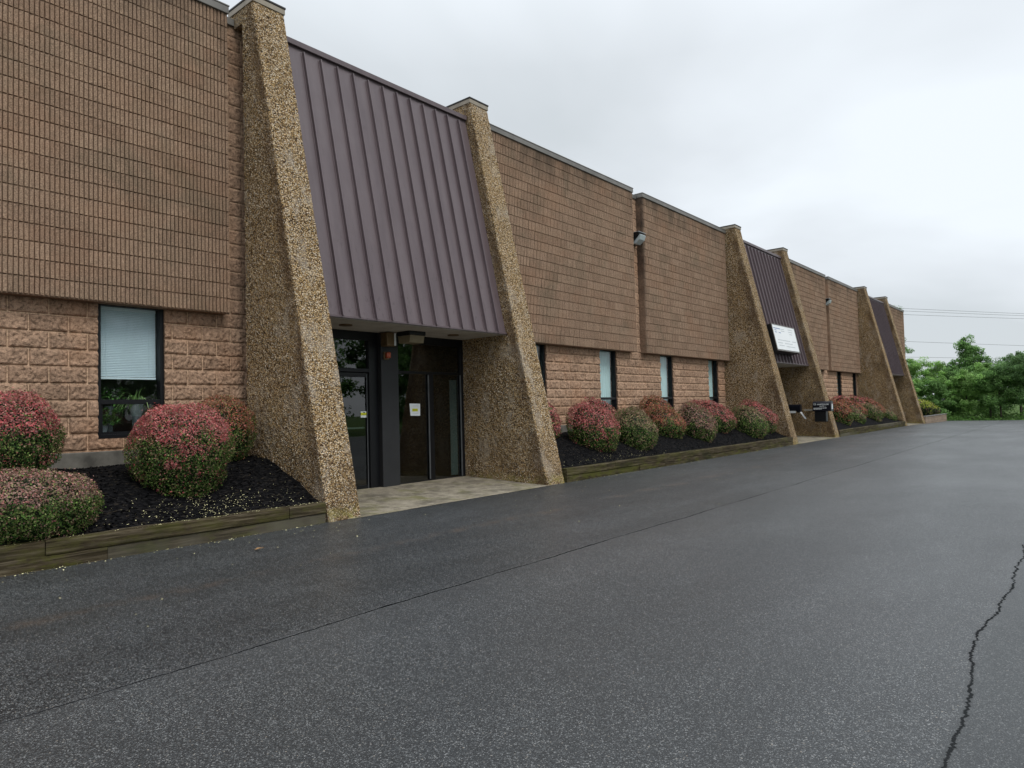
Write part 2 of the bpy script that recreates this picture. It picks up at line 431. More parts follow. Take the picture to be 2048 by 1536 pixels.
M = dict(
    agg=m_aggregate('exposed_aggregate', (1.20, 1.10, 1.01), .22, 72), agg_dark=m_aggregate('exposed_aggregate_weathered', (1.0, .90, .80), .42, 64),
    split=m_split(), rib=m_rib(), asphalt=m_asphalt(), concrete=m_concrete(), timber=m_timber(), metal=m_metal(),
    glass=m_glass('clear_glass', (.94, .975, .975), .55), darkglass=m_glass('tinted_glass', (.52, .57, .55), 1.2),
    leaf=m_leaf(), treeleaf=m_leaf('tree_leaf', .5, .08), mulch=m_mulch(), grass=m_grass(), bark=m_bark(), soffit=m_soffit(),
    plblock=m_screenblock(),
    frame=simple('black_window_frame', (.006, .0065, .008), .45, .3, 0, .3, 4),
    framedk=simple('dark_storefront_frame', (.006, .0065, .008), .42, .3, 0, .25, 4),
    alu=simple('worn_aluminium_edge', (.20, .21, .22), .4, .5, .4, .2, 8),
    pillar=simple('charcoal_cladding', (.028, .029, .031), .5, .3, 0, .15, 3),
    coping=simple('grey_coping_metal', (.19, .18, .165), .5, .4, .2, .22, 3),
    capbeige=simple('beige_cap_metal', (.32, .275, .215), .55, .4, 0, .2, 5),
    capdark=simple('dark_cap_edge', (.028, .024, .022), .6, .4, 0, .2, 5),
    foundation=simple('foundation_concrete', (.15, .14, .12), .9, .25, 0, .5, 5, .6),
    blind=simple('pale_blind_slat', (.80, .88, .93), .5, .4, 0, .05, 5),
    tealcurtain=simple('teal_white_curtain', (.58, .72, .71), .8, .2, 0, .10, 2),
    curtain=simple('white_curtain', (.72, .78, .80), .85, .2, 0, .08, 6),
    inwall=simple('interior_wall', (.22, .21, .18), .9, .2, 0, .1, 1),
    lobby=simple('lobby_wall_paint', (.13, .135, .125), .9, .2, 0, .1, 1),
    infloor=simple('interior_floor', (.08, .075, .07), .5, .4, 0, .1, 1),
    roof=simple('roof_membrane', (.08, .08, .08), .9, .2, 0, .2, 2),
    black=simple('black_plastic', (.007, .008, .010), .35, .35, 0, .2, 8),
    boxblack=simple('black_enamel', (.007, .008, .014), .3, .4, 0, .25, 8),
    white=simple('white_sign_face', (.78, .80, .80), .4, .4, 0, .03, 2),
    paper=simple('white_paper', (.74, .78, .80), .8, .2, 0, .05, 10),
    yellow=simple('yellow_highlight', (.62, .62, .04), .8, .2, 0, .05, 20),
    inkgrey=simple('faded_grey_print', (.56, .59, .60), .8, .2, 0, .1, 20),
    inkblue=simple('faded_blue_print', (.20, .27, .45), .8, .2, 0, .1, 20),
    inkdark=simple('dark_print', (.10, .12, .05), .8, .2, 0, .1, 20),
    lens=simple('frosted_lamp_lens', (.50, .56, .57), .25, .5, 0, .08, 30, .5),
    beige=simple('beige_lamp_housing', (.24, .195, .12), .5, .4, 0, .15, 8),
    brass=simple('brown_metal_housing', (.16, .10, .045), .4, .5, .3, .25, 12),
    red=simple('red_alarm_lens', (.42, .07, .02), .3, .5, 0, .2, 10),
    whitep=simple('white_paint', (.72, .74, .74), .5, .4, 0, .06, 8),
    plank=simple('weathered_grey_plank', (.30, .28, .24), .85, .2, 0, .3, 9, .5),
    pot=simple('grey_plastic_pot', (.13, .145, .155), .6, .4, 0, .1, 8),
    pot2=simple('pale_plastic_pot', (.24, .27, .27), .6, .4, 0, .1, 8),
    petal=simple('yellow_white_petal', (.80, .74, .42), .8, .2, 0, .3, 90),
    dead=simple('tan_dead_leaf', (.35, .21, .10), .8, .2, 0, .3, 40),
    wire=simple('power_cable', (.26, .27, .28), .6, .3, 0, .1, 1),
    steel=simple('galvanised_metal', (.45, .46, .47), .4, .5, .5, .2, 12),
)

# ------------------------------------------------------------------ ground
def ground_z(x):
    t = np.clip((x - 38) / 14, 0, 1); return -.10 * t * t * (3 - 2 * t)
def sheet(name, xs, ys, zf, mat, kind='structure'):
    X, Y = np.meshgrid(xs, ys, indexing='ij'); P = np.stack([X.ravel(), Y.ravel(), np.zeros(X.size)], 1); P[:, 2] = zf(P)
    o = mk(name, P, grid_faces(len(xs), len(ys)), mat, smooth=True); o['kind'] = kind; return o
sheet('driveway', np.linspace(-30, 52, 165), np.linspace(-24, -1.9, 60),
      lambda P: ground_z(P[:, 0]) + .012 * (noise3(P, 2.5) - .5) * np.clip((-2.4 - P[:, 1]) / 1.0, 0, 1), M['asphalt'])
def far_ground(P):
    x, y = P[:, 0], P[:, 1]
    drop = np.clip((x - 53) / 4, 0, 1) * .5
    return -.16 - drop + .10 * (noise3(P, 3.0) - .5) - .0005 * np.clip(x - 60, 0, 1e9) * 0
gx = np.concatenate([[-400, -200, -100, -60, -35], np.arange(-30, 90, 1.5), [100, 120, 160, 220, 320, 500]])
gy = np.concatenate([[-500, -300, -160, -100, -70], np.arange(-60, 40, 1.5), [60, 100, 160, 300, 500]])
sheet('ground', gx, gy, far_ground, M['grass'])

# ------------------------------------------------------------------ the building
FIN_X = [(5.03, 5.52), (9.46, 9.96), (22.20, 22.70), (26.88, 27.37), (39.22, 39.72), (44.05, 44.55)]
FZ = 7.17
def fin_y(z): return -2.17 + (2.17 - .55) * (z / 7.2)
B = empty('commercial_building', (20, 5, 0),
          'long low brown block office building with sloping pebbled buttresses and bronze metal awnings', 'building')
PANELS = [(-12.2, -6.1), (-5.6, -.9), (-.4, 4.83), (9.97, 16.10), (16.62, 22.19), (27.38, 33.50), (33.97, 39.21), (44.56, 50.86)]
WINDOWS = [(-2.9, -2.1, 1), (.15, .95, 1), (3.22, 4.02, 0), (11.55, 12.35, 1), (14.57, 15.36, 1), (17.74, 18.49, 1), (20.94, 21.67, 1),
           (29.2, 29.98, 1), (32.45, 33.2, 1), (35.52, 36.28, 1), (38.35, 39.1, 1), (46.4, 47.2, 1)]

def block_wall(x0, x1, z0, z1, step, holes, amp=1.0):
    def cuts(a, b, extra, st):
        pts = sorted({round(v, 5) for v in [a, b] + [e for e in extra if a < e < b]})
        out = [pts[0]]
        for u, v in zip(pts[:-1], pts[1:]):
            k = max(1, int(round((v - u) / st))); out += list(np.linspace(u, v, k + 1)[1:])
        return np.array(out)
    ex = []
    k = math.floor((x0 - WX0) / .2032)
    while WX0 + k * .2032 < x1 + .1: ex += [WX0 + k * .2032 - .006, WX0 + k * .2032 + .006]; k += 1
    for h in holes: ex += [h[0], h[1]]
    ez = []
    k = -1
    while WZ0 + k * .2032 < z1 + .1: ez += [WZ0 + k * .2032 - .006, WZ0 + k * .2032 + .006]; k += 1
    for h in holes: ez += [h[2], h[3]]
    xs = cuts(x0, x1, ex, step); zs = cuts(z0, z1, ez, step)
    X, Z = np.meshgrid(xs, zs, indexing='ij'); X = X.ravel(); Z = Z.ravel()
    row = np.floor((Z - WZ0) / .2032); off = np.where(row % 2 == 0, .2032, 0)
    u = np.mod(X - WX0 + off, .4064); v = np.mod(Z - WZ0, .2032)
    d = np.minimum(np.minimum(u, .4064 - u), np.minimum(v, .2032 - v))
    edge = np.clip((d - .0055) / .022, 0, 1) ** .6
    P = np.stack([X, np.zeros_like(X), Z], 1)
    bid = np.floor((X - WX0 + off) / .4064) + row * 57
    rnd = np.mod(np.sin(bid * 12.9898) * 43758.5453, 1)
    n = noise3(P, .085, 1) * .55 + noise3(P, .04, 2) * .3 + noise3(P, .02, 3) * .15
    rg = np.abs(noise3(P @ np.array([[1, 0, .55], [0, 1, 0], [-.55, 0, 1]]), .05, 7) - .5) * 2
    P[:, 1] = -edge * amp * (.003 + .030 * n + .005 * rnd + .020 * rg)
    P[:, 1] += np.where(d < .0055, .004, 0)
    F = grid_faces(len(xs), len(zs))
    cx = P[F][:, :, 0].mean(1); cz = P[F][:, :, 2].mean(1); keep = np.ones(len(F), bool)
    for h in holes: keep &= ~((cx > h[0]) & (cx < h[1]) & (cz > h[2]) & (cz < h[3]))
    return P, F[keep]

def rib_panel(x0, x1, z0, nrow, fine=True):
    pitch = .0508; nr = int(round((x1 - x0) / pitch)); pitch = (x1 - x0) / nr
    a = np.array([0, .009, .0125, .030, .0480]) if fine else np.array([0, .008, .0125, .0465])
    xs = np.concatenate([x0 + i * pitch + a for i in range(nr)] + [[x1]])
    kx = np.concatenate([np.tile(([0, 0, 1, 1, 1] if fine else [0, 0, 1, 1]), nr), [0]])
    b = np.array([0, .010, .0135, .07, .13, .2015]) if fine else np.array([0, .012, .016, .200])
    kb = ([0, 0, 1, 1, 1, 1] if fine else [0, 0, 1, 1])
    zs = np.concatenate([z0 + i * .2032 + b for i in range(nrow)] + [[z0 + nrow * .2032]])
    kz = np.concatenate([np.tile(kb, nrow), [0]])
    X, Z = np.meshgrid(xs, zs, indexing='ij'); K = np.outer(kx, kz).ravel()
    P = np.stack([X.ravel(), np.zeros(X.size), Z.ravel()], 1)
    ribid = np.floor((P[:, 0] - x0) / pitch) + 311 * np.floor((P[:, 2] - z0) / .2032)
    rnd = np.mod(np.sin(ribid * 78.233) * 43758.5453, 1)
    n = noise3(P, .05, 5)
    P[:, 1] = -.190 - K * (.018 + .008 * n + .007 * rnd) 
    P[:, 0] += K * (noise3(P, .03, 6) - .5) * .003
    return P, grid_faces(len(xs), len(zs))

BOT = 2.76; NROW = 21; TOP = BOT + NROW * .2032     # 7.027
# lower split-face wall, one part per bay, cut open for the windows
BAYS = [(-12.2, 5.50, 4.84), (9.50, 22.66, None), (26.92, 39.68, None), (44.10, 50.86, None)]
for i, (a, b, _) in enumerate(BAYS):
    hs = [(w[0], w[1], 1.09, 2.80) for w in WINDOWS if a < w[0] < b]
    if i == 0:
        P, F = block_wall(-12.2, 1.4, .93, 2.86, .05, [h for h in hs if h[1] < 1.4]); mk('wall', P, F, M['split'], B)
        P, F = block_wall(1.4, 5.50, .93, 2.86, .0145, [h for h in hs if h[0] > 1.4]); mk('wall', P, F, M['split'], B)
    else:
        P, F = block_wall(a, b, .93, 2.86, (.026 if i == 1 else .05), hs); mk('wall', P, F, M['split'], B)
# full-height wall strips seen in the gaps between the panels
for (a, b, st) in [(-6.12, -5.58, .05), (-.92, -.38, .05), (4.80, 5.50, .0145), (16.08, 16.64, .02), (22.15, 22.66, .05), (33.48, 33.99, .04), (39.17, 39.68, .06)]:
    P, F = block_wall(a, b, 2.86, TOP - .02, st, [], .55); mk('recessed_wall', P, F, M['split'], B)
for i, (a, b) in enumerate(PANELS):
    P, F = rib_panel(a, b, BOT, NROW, fine=(i in (2, 3, 4)))
    o = mk('block_panel', P, F, M['rib'], B)
    MB().box(a + .003, b - .003, -.187, .05, BOT + .003, TOP - .002).build('panel_core', M['rib'], o)
    MB().box(a - .012, b + .012, -.245, .12, TOP, TOP + .105, .006).box(a - .018, b + .018, -.252, .10, TOP + .106, TOP + .122).build('coping', M['coping'], o)
for (a, b) in [(-6.08, -5.62), (-.88, -.42), (4.85, 5.028), (16.115, 16.605), (33.515, 33.955)]:
    MB().box(a, b, -.05, .12, TOP - .03, TOP + .075, .005).build('gap_coping', M['coping'], B)
# foundation strip
for (a, b) in [(-12.2, 5.50), (9.50, 22.66), (26.92, 39.68), (44.10, 50.9)]:
    MB().box(a, b, -.035, .2, -.3, .938, .01).build('foundation', M['foundation'], B)
# body of the building behind the facade
MB().box(-12.2, 50.85, .9, 20, 6.86, 6.93).build('roof', M['roof'], B)
MB().box(-12.2, 50.85, 19.8, 20.0, 0, 7.0).build('rear_wall', M['split'], B)
MB().box(50.62, 50.86, .06, 19.8, -.3, 7.0).box(50.60, 50.90, -.0, 20, 7.0, 7.10).build('end_wall', M['split'], B)
MB().box(-12.2, -12.0, .06, 19.8, 0, 7.0).build('end_wall', M['split'], B)
MB().box(-12.0, 50.6, .60, .66, .1, 6.85).build('inner_partition', M['inwall'], B) if False else None
# dark rooms behind the windows (deep shafts so that the glass looks into a real space)
for (x0, x1, k) in WINDOWS:
    w = MB(); d = 1.6
    w.box(x0 - .7, x1 + .7, d, d + .05, .6, 2.95).box(x0 - .75, x0 - .7, .06, d + .05, .6, 2.95).box(x1 + .7, x1 + .75, .06, d + .05, .6, 2.95)
    w.box(x0 - .75, x1 + .75, .06, d + .05, 2.95, 3.0)
    w.box(x0 - .75, x1 + .75, .16, d + .05, .55, .60)
    w.build('room_wall', M['inwall'], B)

def window(x0, x1, kind):
    z0, z1 = 1.09, 2.80
    f = MB(); y0, y1 = .012, .13
    f.box(x0 - .004, x0 + .045, y0, y1, z0, z1, .003).box(x1 - .045, x1 + .004, y0, y1, z0, z1, .003)
    f.box(x0 + .045, x1 - .045, y0 + .004, y1, z0, z0 + .05, .003).box(x0 + .045, x1 - .045, y0 + .004, y1, z1 - .045, z1, .003)
    f.box(x0 + .045, x1 - .045, y0 + .006, y1 - .004, 1.515, 1.575, .003)
    # inner sash of the lower vent
    f.box(x0 + .045, x0 + .075, .05, .115, z0 + .05, 1.515).box(x1 - .075, x1 - .045, .05, .115, z0 + .05, 1.515)
    f.box(x0 + .075, x1 - .075, .05, .115, z0 + .05, z0 + .08)
    o = f.build('window', M['frame'], B)
    # jamb lining that closes the block cavity
    s = MB(); s.box(x0 - .04, x0 - .0045, .0, .2, z0 - .04, z1).box(x1 + .0045, x1 + .04, .0, .2, z0 - .04, z1).box(x0 - .0045, x1 + .0045, .006, .2, z0 - .04, z0 - .001)
    s.build('jamb', M['split'], o)
    p = MB(); p.box(x0 + .045, x1 - .045, .070, .076, 1.575, z1 - .045); p.box(x0 + .075, x1 - .075, .080, .086, z0 + .08, 1.515)
    p.build('pane', M['glass'], o)
    if kind == 0:
        s = MB(); z = 1.87
        while z < 2.72:
            s.prism([(.126, z), (.137, z + .0125), (.142, z + .0225), (.1428, z + .0225), (.1378, z + .0125), (.1268, z)], x0 + .055, x1 - .055)
            z += .0215
        s.box(x0 + .055, x1 - .055, .122, .150, 1.835, 1.862, .003).box(x0 + .055, x1 - .055, .120, .155, 2.715, 2.76, .003)
        s.box(x0 + .14, x0 + .143, .121, .123, 1.85, 2.72).box(x1 - .143, x1 - .14, .121, .123, 1.85, 2.72)
        s.build('blind', M['blind'], o)
    else:
        n = 33; xs = np.linspace(x0 + .03, x1 - .03, n); V = []
        for x in xs:
            y = .175 + .008 * math.sin(x * 70) + .004 * math.sin(x * 31)
            V += [(x, y, z0 + .03), (x, y, z1 - .03)]
        F = [(2 * i, 2 * i + 2, 2 * i + 3, 2 * i + 1) for i in range(n - 1)]
        mk('curtain', V, F, M['tealcurtain'], o)
    return o
for w in WINDOWS: window(*w)

# buttresses
def fin(x0, x1, near, mat, yb=.02):
    st = .03 if near else .10
    nz = int(FZ / st) + 1
    zs = np.linspace(-.12, FZ, nz)
    n1 = max(4, int(2.1 / st)); n2 = max(3, int((x1 - x0) / st))
    per = []
    c = .012
    for t in np.linspace(0, 1, n1): per.append((0, t, -1, 0))          # left side, back to front
    for t in np.linspace(0, 1, n2)[0:]: per.append((1, t, 0, -1))      # front
    for t in np.linspace(0, 1, n1): per.append((2, t, 1, 0))           # right side, front to back
    P = np.zeros((nz, len(per), 3)); N = np.zeros_like(P)
    for i, z in enumerate(zs):
        yf = fin_y(max(z, 0))
        for j, (s, t, nx, ny) in enumerate(per):
            if s == 0: p = (x0, yb + (yf + c - yb) * t, z)
            elif s == 1: p = (x0 + c + (x1 - x0 - 2 * c) * t, yf, z)
            else: p = (x1, yf + c + (yb - yf - c) * t, z)
            P[i, j] = p; N[i, j] = (nx, ny, 0)
    P = P.reshape(-1, 3); N = N.reshape(-1, 3)
    h = (noise3(P, .5, 3) - .5) * .010 + (noise3(P, .06, 4) - .5) * (.012 if near else .006) + (noise3(P, .03, 8) - .5) * (.010 if near else 0)
    P += N * h[:, None]
    F = grid_faces(nz, len(per))
    nb = len(P); top = [(nz - 1) * len(per) + j for j in range(len(per))]
    o = mk('buttress', P, F[:, ::-1].copy(), mat, B)
    yf = fin_y(FZ)
    MB().box(x0 + .002, x1 - .002, -.32, .10, TOP - .06, FZ - .001).build('head_block', mat, o)
    cp = MB().box(x0 - .012, x1 + .012, yf - .015, .12, FZ + .005, FZ + .085, .004).build('cap', M['capbeige'], o)
    MB().box(x0 - .02, x1 + .02, yf - .024, .13, FZ + .086, FZ + .115, .003).build('cap_edge', M['capdark'], o)
    return o
for i, (a, b) in enumerate(FIN_X): fin(a, b, i < 2, M['agg'] if i < 2 else M['agg_dark'], -.27 if i == 0 else .02)

# bronze standing seam awnings between the buttress pairs
def awning(x0, x1):
    zt, yt, zb, yb_ = 6.88, -.43, 2.69, -1.32
    o = MB().prism([(yt, zt), (yb_, zb), (yb_ + .03, zb - .004), (yt + .03, zt)], x0, x1).build('awning', M['metal'], B)
    L = math.hypot(zt - zb, yt - yb_); dy, dz = (yb_ - yt) / L, (zb - zt) / L; ny, nz = dz, -dy
    s = MB(); n = 13; gap = (x1 - x0) / n
    for i in range(n):
        x = x0 + .06 + i * gap
        a = (yt + dy * .10, zt + dz * .10); b = (yb_, zb); h = .055
        s.prism([(a[0], a[1]), (a[0] + ny * h, a[1] + nz * h), (b[0] + ny * h, b[1] + nz * h + .004), (b[0], b[1])], x - .008, x + .008)
        s.prism([(a[0] + ny * .004, a[1] + nz * .004), (a[0] + ny * .008, a[1] + nz * .008), (b[0] + ny * .008, b[1] + nz * .008), (b[0] + ny * .004, b[1] + nz * .004)], x - .028, x - .0095)
    s.build('standing_seam', M['metal'], o)
    MB().box(x0 + .002, x1 - .002, yt - .055, .10, zt - .03, zt + .055, .004).build('fascia', M['metal'], o)
    MB().box(x0, x1, yb_ - .022, yb_ + .0, zb - .012, zb + .022, .003).build('drip_edge', M['metal'], o)
    MB().box(x0 + .01, x1 - .01, yb_ + .035, -.20, 2.672, 2.69).build('soffit', M['soffit'], o)
    return o
for a, b in [(5.525, 9.455), (22.705, 26.875), (39.725, 44.045)]: awning(a, b)
for dx in (6.37, 8.67):
    m = MB(); pts = []
    for k in range(20):
        t = k * math.pi / 10; pts.append((dx + .10 * math.cos(t), -.76 + .10 * math.sin(t)))
    m.prism(pts, 2.655, 2.6715, 2); m.build('downlight', M['brass'], B)

# glazed entrances
def entrance(x0, x1, detailed):
    yf = -.22
    fr = MB()
    def bar(a, b, z0, z1, d=0.0): fr.box(a, b, yf - d, yf + .10, z0, z1, .003)
    xa, xb, xc, xd = x0 + 1.74, x0 + 1.88, x0 + 2.25, x1
    bar(x0 - .2, x1 + .2, 2.53, 2.672)             # head
    bar(x0 - .2, x0 - .001, .0, 2.53); bar(x1 + .001, x1 + .2, .0, 2.53)
    bar(xa - .05, xb, .03, 2.53)                   # mullion beside the door
    bar(x0, x0 + .06, .03, 2.53); bar(x1 - .055, x1, .08, 2.53)
    bar(x0 + .06, xa - .05, 2.00, 2.06); bar(xc, xd - .055, 2.00, 2.045)
    bar(xc + .79, xc + .90, .08, 2.00); bar(xc, x1 - .055, .05, .10); bar(x0 + .06, xa - .05, .02, .05)
    o = fr.build('storefront', M['framedk'], B)
    MB().box(xb + .0, xc, -.31, -.10, .0, 2.672, .006).build('pillar', M['pillar'], o)
    MB().box(xc + .775, xc + .785, yf - .004, yf + .02, .12, 1.99).build('glazing_bead', M['alu'], o)
    MB().box(x1 - .072, x1 - .064, yf - .006, yf + .02, .1, 2.0).build('glazing_bead', M['alu'], o)
    # glass fixed panes
    MB().box(x0 + .06, xa - .05, yf + .04, yf + .046, 2.06, 2.53).build('transom_pane', M['darkglass'], o)
    MB().box(xc, xd - .055, yf + .04, yf + .046, 2.045, 2.53).build('transom_pane', M['darkglass'], o)
    MB().box(xc, xc + .79, yf + .04, yf + .046, .10, 2.00).build('pane', M['darkglass'], o)
    MB().box(xc + .90, xd - .055, yf + .04, yf + .046, .10, 2.00).build('pane', M['darkglass'], o)
    # doors
    xm = x0 + .87
    for (a, b) in [(x0 + .065, xm), (xm + .005, xa - .055)]:
        d = MB(); d.box(a, a + .05, yf + .02, yf + .065, .06, 1.99, .003).box(b - .035, b, yf + .02, yf + .065, .06, 1.99, .003)
        d.box(a + .05, b - .035, yf + .02, yf + .065, 1.92, 1.99, .003).box(a + .05, b - .035, yf + .02, yf + .065, .06, .15, .003)
        dd = d.build('door', M['framedk'], B)
        MB().box(a + .05, b - .035, yf + .04, yf + .046, .15, 1.92).build('pane', M['darkglass'], dd)
        MB().box(a + .10, b - .04, yf + .09, yf + .115, 1.07, 1.10, .005).box(a + .12, a + .14, yf + .065, yf + .09, 1.075, 1.095).box(b - .07, b - .05, yf + .065, yf + .09, 1.075, 1.095).build('push_bar', M['whitep'], dd)
        MB().box(b - .0349, b - .030, yf + .015, yf + .02, .08, 1.97).build('edge_trim', M['alu'], dd)
    # lobby room
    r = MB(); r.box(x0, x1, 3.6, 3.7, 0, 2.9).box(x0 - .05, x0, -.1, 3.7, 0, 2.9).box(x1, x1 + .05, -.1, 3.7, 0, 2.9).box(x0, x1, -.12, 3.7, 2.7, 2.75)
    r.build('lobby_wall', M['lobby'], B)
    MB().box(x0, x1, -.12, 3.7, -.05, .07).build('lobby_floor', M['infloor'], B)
    # pleated drape beside the right jamb
    V = []; n = 40
    for k in range(n):
        x = x1 - .235 + .17 * k / (n - 1); y = yf + .13 + .012 * math.sin(k * 1.1)
        V += [(x, y, .12), (x, y, 1.91)]
    mk('drape', V, [(2 * k, 2 * k + 2, 2 * k + 3, 2 * k + 1) for k in range(n - 1)], M['curtain'], B)
entrance(5.53, 9.45, True); entrance(22.71, 26.87, False); entrance(39.73, 44.04, False)

# entrance slabs
for k, (a, b) in enumerate([(5.3, 9.7), (22.5, 27.1), (39.5, 44.3)]):
    xs = np.linspace(a, b, 40); ys = np.linspace(-2.215, -.12, 22)
    sheet('entrance_slab', xs, ys, lambda P: ground_z(P[:, 0]) + .006 + .085 * np.clip((P[:, 1] + 2.215) / 1.9, 0, 1) + .006 * (noise3(P, .4) - .5), M['concrete'])

# ------------------------------------------------------------------ planting beds
def bed_z(P):
    y = P[:, 1]
    z = np.interp(-y, [0, .35, .8, 1.1, 1.56, 1.85, 2.05], [.76, .77, .74, .64, .46, .30, .225])
    return z + .035 * (noise3(P, .25, 2) - .5) + .014 * (noise3(P, .05, 3) - .5) + .05 * (noise3(P, .9, 4) - .5) * np.clip((2.0 + y) / .5, 0, 1)
def bed(x0, x1, step, chips):
    xs = np.arange(x0, x1 + step, step); xs[-1] = x1; ys = np.linspace(-2.035, .0, int(2.035 / step) + 1)
    X, Y = np.meshgrid(xs, ys, indexing='ij'); P = np.stack([X.ravel(), Y.ravel(), 0 * X.ravel()], 1); P[:, 2] = bed_z(P)
    F = grid_faces(len(xs), len(ys)); V = [P]; FF = [F]
    if chips:
        n = chips; c = np.stack([rng.uniform(x0, x1, n), rng.uniform(-2.03, -.02, n), np.zeros(n)], 1); c[:, 2] = bed_z(c) + .004
        a = rng.uniform(0, math.pi, n); L = rng.uniform(.012, .038, n); W = rng.uniform(.004, .010, n); tl = rng.uniform(-.5, .5, n)
        u = np.stack([np.cos(a), np.sin(a), tl], 1) * L[:, None] / 2; w = np.stack([-np.sin(a), np.cos(a), rng.uniform(-.6, .6, n)], 1) * W[:, None]
        Q = np.stack([c - u - w, c + u - w, c + u + w, c - u + w], 1).reshape(-1, 3)
        V.append(Q); FF.append(np.arange(4 * n).reshape(-1, 4) + len(P))
    o = mk('mulch', np.concatenate(V), np.concatenate(FF), M['mulch'], smooth=False); o['kind'] = 'stuff'
    return o
tag(bed(-8, 5.06, .03, 16000), 'black shredded mulch bank in the nearest bed, sprinkled with petals', 'mulch')
tag(bed(9.93, 22.22, .06, 9000), 'black mulch in the middle bed between second and third buttress', 'mulch')
tag(bed(27.35, 39.24, .12, 0), 'dark mulch in the far bed under the last row of round shrubs', 'mulch')

def edging(segs_lo, segs_up, label):
    t = empty('timber_edging', ((segs_up[0][0] + segs_up[-1][1]) / 2, -2.1, 0), label, 'timber edging', 'mossy timber edgings in front of the beds')
    for lv, segs in ((0, segs_lo), (1, segs_up)):
        for (a, b) in segs:
            n = max(2, int((b - a) / .12)); xs = np.linspace(a + .003, b - .003, n + 1)
            dy, dz = rng.uniform(-.010, .010, 2) * (1, .4); z0, z1 = (-.1, .118) if lv == 0 else (.121, .250)
            ring = [(-2.17, z0 + .006), (-2.164, z0), (-2.04, z0), (-2.04, z1), (-2.158, z1), (-2.17, z1 - .012)]
            V = []
            for x in xs:
                w = noise3(np.array([[x, lv * 3., 0.]] * 6) + rng.normal(0, .0, (6, 3)), .35, 3) - .5
                j = rng.normal(0, .0015, (6, 2))
                for q, (y, z) in enumerate(ring): V.append((x, y + dy + w[q] * .008 + j[q, 0], z + (dz + w[q] * .010 + j[q, 1]) * (1 if q in (0, 3, 4, 5) and lv == 1 or q in (3, 4, 5) else 0)))
            F = []
            for i in range(n):
                for k in range(6): F.append((i * 6 + k, i * 6 + (k + 1) % 6, (i + 1) * 6 + (k + 1) % 6, (i + 1) * 6 + k))
            F.append(tuple(range(6))[::-1]); F.append(tuple(n * 6 + k for k in range(6)))
            m = MB(); m.add(V, F); m.build('timber', M['timber'], t)
edging([(-7.2, -4.8), (-4.8, -2.36), (-2.36, .10), (.10, 2.56), (2.56, 4.99)], [(-7.2, -5.3), (-5.3, -2.85), (-2.85, -.4), (-.4, 2.05), (2.05, 4.49), (4.49, 4.99)],
       'two stacked green mossy timbers in front of the nearest bed at the left edge')
edging([(10.02, 10.20), (10.20, 12.6), (12.6, 13.71), (13.71, 16.15), (16.15, 18.6), (18.6, 21.0), (21.0, 22.15)],
       [(10.02, 11.65), (11.65, 13.9), (13.9, 16.3), (16.3, 18.8), (18.8, 20.6), (20.6, 22.15)],
       'brown and yellow-green timber edging running between the second and third buttress')
edging([(27.42, 29.8), (29.8, 32.2), (32.2, 34.6), (34.6, 37.0), (37.0, 39.18)], [(27.42, 28.6), (28.6, 31.0), (31.0, 33.4), (33.4, 35.8), (35.8, 38.2), (38.2, 39.18)],
       'far timber edging starting just right of the white-lettered mailbox')

pl = empty('stone_planter', (48, -1.5, 0), 'low tan block planter at the far end of the building', 'planter')
MB().box(44.6, 51.9, -2.19, -2.0, -.3, .33, .01).box(51.7, 51.9, -2.0, -.02, -.3, .325, .01).build('planter_wall', M['plblock'], pl)
MB().box(44.6, 51.95, -2.22, -1.98, .332, .37, .01).build('planter_cap', M['coping'], pl)
MB().box(44.6, 51.7, -2.0, -.02, -.2, .28).build('soil', M['mulch'], pl)

# ------------------------------------------------------------------ leafy things
def leaf_quads(C, N, size, asp, rng_):
    """C centres, N preferred normals -> quads (folded-diamond leaves)"""
    n = len(C)
    N = N + rng_.normal(0, .55, (n, 3)); N /= np.linalg.norm(N, axis=1)[:, None] + 1e-9
    r = rng_.normal(0, 1, (n, 3)); U = np.cross(N, r); U /= np.linalg.norm(U, axis=1)[:, None] + 1e-9
    W = np.cross(N, U); s = size * rng_.uniform(.65, 1.35, n)
    a = U * (s / 2)[:, None]; b = W * (s * asp / 2)[:, None]
    Q = np.stack([C - a, C - b * 1.0 + a * .1, C + a, C + b + a * .1], 1)
    return Q.reshape(-1, 3), np.arange(4 * n).reshape(-1, 4)

PINK = np.array([[.46, .105, .11], [.36, .07, .075], [.50, .20, .17], [.27, .10, .09], [.42, .17, .16]])
MAUVE = np.array([[.26, .15, .13], [.33, .20, .17], [.20, .13, .10], [.38, .16, .14], [.22, .19, .10]])
GREEN = np.array([[.070, .130, .028], [.042, .088, .020], [.11, .175, .040], [.19, .23, .075], [.026, .050, .014]])
TAN = np.array([[.24, .20, .10], [.20, .19, .09], [.28, .19, .13], [.15, .16, .07], [.30, .16, .12]])
REDBR = np.array([[.38, .11, .075], [.30, .11, .07], [.44, .13, .10], [.22, .14, .06], [.28, .17, .08]])
LIME = np.array([[.34, .40, .04], [.26, .34, .03], [.42, .44, .06], [.20, .28, .03], [.30, .36, .05]])
DKGR = np.array([[.020, .035, .014], [.03, .045, .02], [.015, .028, .012], [.04, .055, .02], [.025, .03, .015]])

